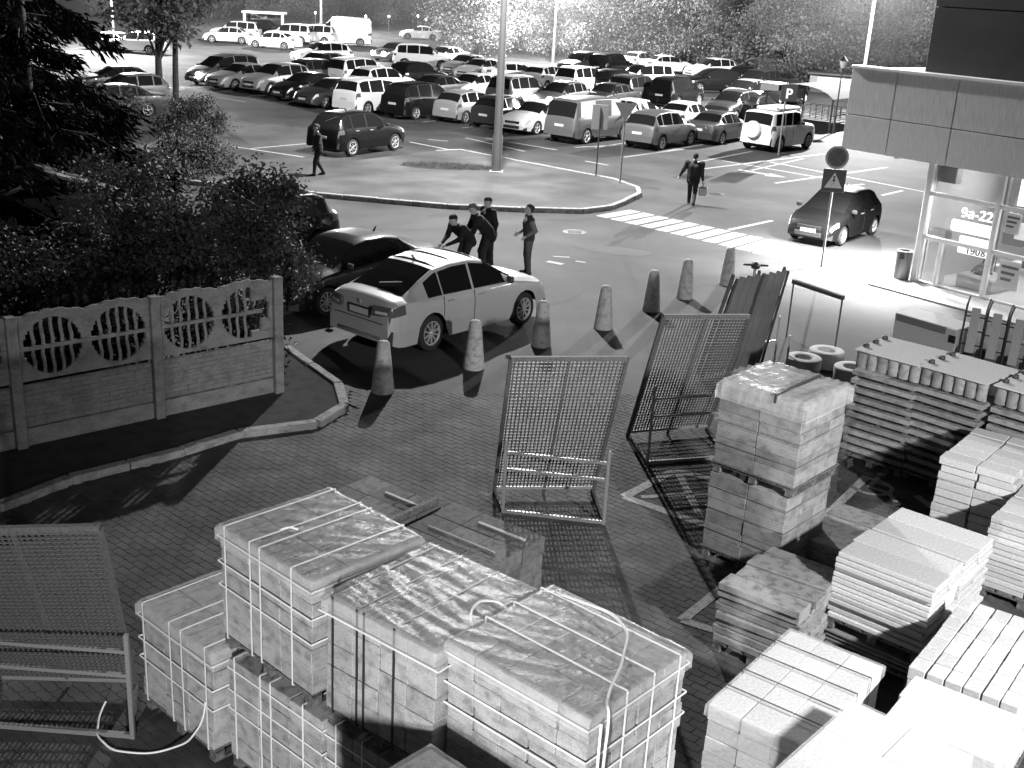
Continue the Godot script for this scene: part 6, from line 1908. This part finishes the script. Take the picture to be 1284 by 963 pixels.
	# old style lantern
	b = thing("lantern_post", "old style lantern on a dark post among the trees by the shelter", "lantern", Vector3(16.4, 0, -63.0))
	mb = MB.new()
	mb.lathe([Vector2(0.12, 0), Vector2(0.1, 0.5), Vector2(0.045, 0.6), Vector2(0.035, 3.3), Vector2(0.08, 3.34), Vector2(0, 3.35)], 12)
	part("post", mb, M.dark_steel, b)
	mb = MB.new()
	mb.lathe([Vector2(0.1, 3.35), Vector2(0.2, 3.72), Vector2(0, 3.72)], 6)
	part("lamp_glass", mb, M.lens, b)
	mb = MB.new()
	mb.lathe([Vector2(0.26, 3.72), Vector2(0.12, 3.88), Vector2(0, 4.0)], 6)
	part("cap", mb, M.dark_steel, b)
	# small dark low objects on the forecourt, their kind unknown
	for q in [[16.2, -57.2, "small dark box with a bar lying near the far bay lines"], [17.6, -54.6, "small dark low object lying on the ground under the fascia's edge"]]:
		b = thing("small_dark_object", q[2], "small_object", Vector3(q[0], 0, q[1]), 30)
		mb = MB.new()
		mb.cbox(Vector3(0, 0.12, 0), Vector3(0.9, 0.08, 0.18), 0.02)
		part("deck", mb, M.plastic, b)
		mb = MB.new()
		mb.tube([Vector3(0.4, 0.14, 0), Vector3(0.6, 0.2, 0.3), Vector3(0.75, 0.25, 0.75)], [0.03], 8)
		part("handle", mb, M.dark_steel, b)
		for x in [-0.5, 0.52]:
			mb = MB.new()
			mb.lathe([Vector2(0, -0.03), Vector2(0.12, -0.03), Vector2(0.12, 0.03), Vector2(0, 0.03)], 14, Transform3D(Basis(Vector3.RIGHT, PI / 2), Vector3(x, 0.12, 0)))
			part("wheel", mb, M.tyre, b)
	# bus stop frame far left, row of small lights
	b = thing("bus_shelter", "pale framed bus shelter at the far left beside the white estate", "bus shelter", Vector3(-25.3, 0, -114.0))
	for x in [-1.8, 1.8]:
		mb = MB.new()
		mb.bar(Vector3(x, 0, 0), Vector3(x, 2.5, 0), 0.22)
		part("post", mb, M.white_frame, b)
	mb = MB.new()
	mb.cbox(Vector3(0, 2.55, -0.4), Vector3(4.0, 0.2, 1.5), 0.03)
	part("roof", mb, M.white_frame, b)
	mb = MB.new()
	mb.box(Vector3(0, 1.3, -1.0), Vector3(3.6, 2.3, 0.05))
	part("back_panel", mb, M.glass, b)
	var sp := ["first", "second", "third", "fourth", "fifth", "sixth", "seventh"]
	for k in 5:
		b = thing("distant_lamp", sp[k] + " from the left of the small lit lamps above the box van", "lamp", Vector3([-25.6, -19.2, -17.0, -14.1, -12.3][k], 0, [-143.0, -140.0, -144.0, -150.0, -141.0][k]), 0, "row of small far lamps")
		mb = MB.new()
		mb.lathe([Vector2(0.06, 0), Vector2(0.05, 1.6), Vector2(0, 1.6)], 8)
		part("post", mb, M.dark_steel, b)
		mb = MB.new()
		mb.lathe([Vector2(0, 1.6), Vector2(0.1, 1.66), Vector2(0.12, 1.78), Vector2(0, 1.9)], 12)
		part("lamp_globe", mb, glow("globe", 14.0), b)
		omni(b, Vector3(0, 1.75, 0), 6.0, 0.05)
	# shed roof behind the fence
	b = thing("shed", "low shed with a dark sloping roof at the left edge behind the fence", "shed", Vector3(-10.9, 0, -25.0), 43)
	mb = MB.new()
	mb.box(Vector3(0, 1.1, 0), Vector3(2.6, 2.2, 3.4))
	part("wall", mb, M.concrete, b)
	for sgn in [-1.0, 1.0]:
		mb = MB.new()
		mb.box(Vector3(sgn * 0.78, 2.42, 0), Vector3(1.75, 0.06, 3.8), Basis(Vector3.BACK, -sgn * 0.3))
		part("roof", mb, M.sheet_tile, b)
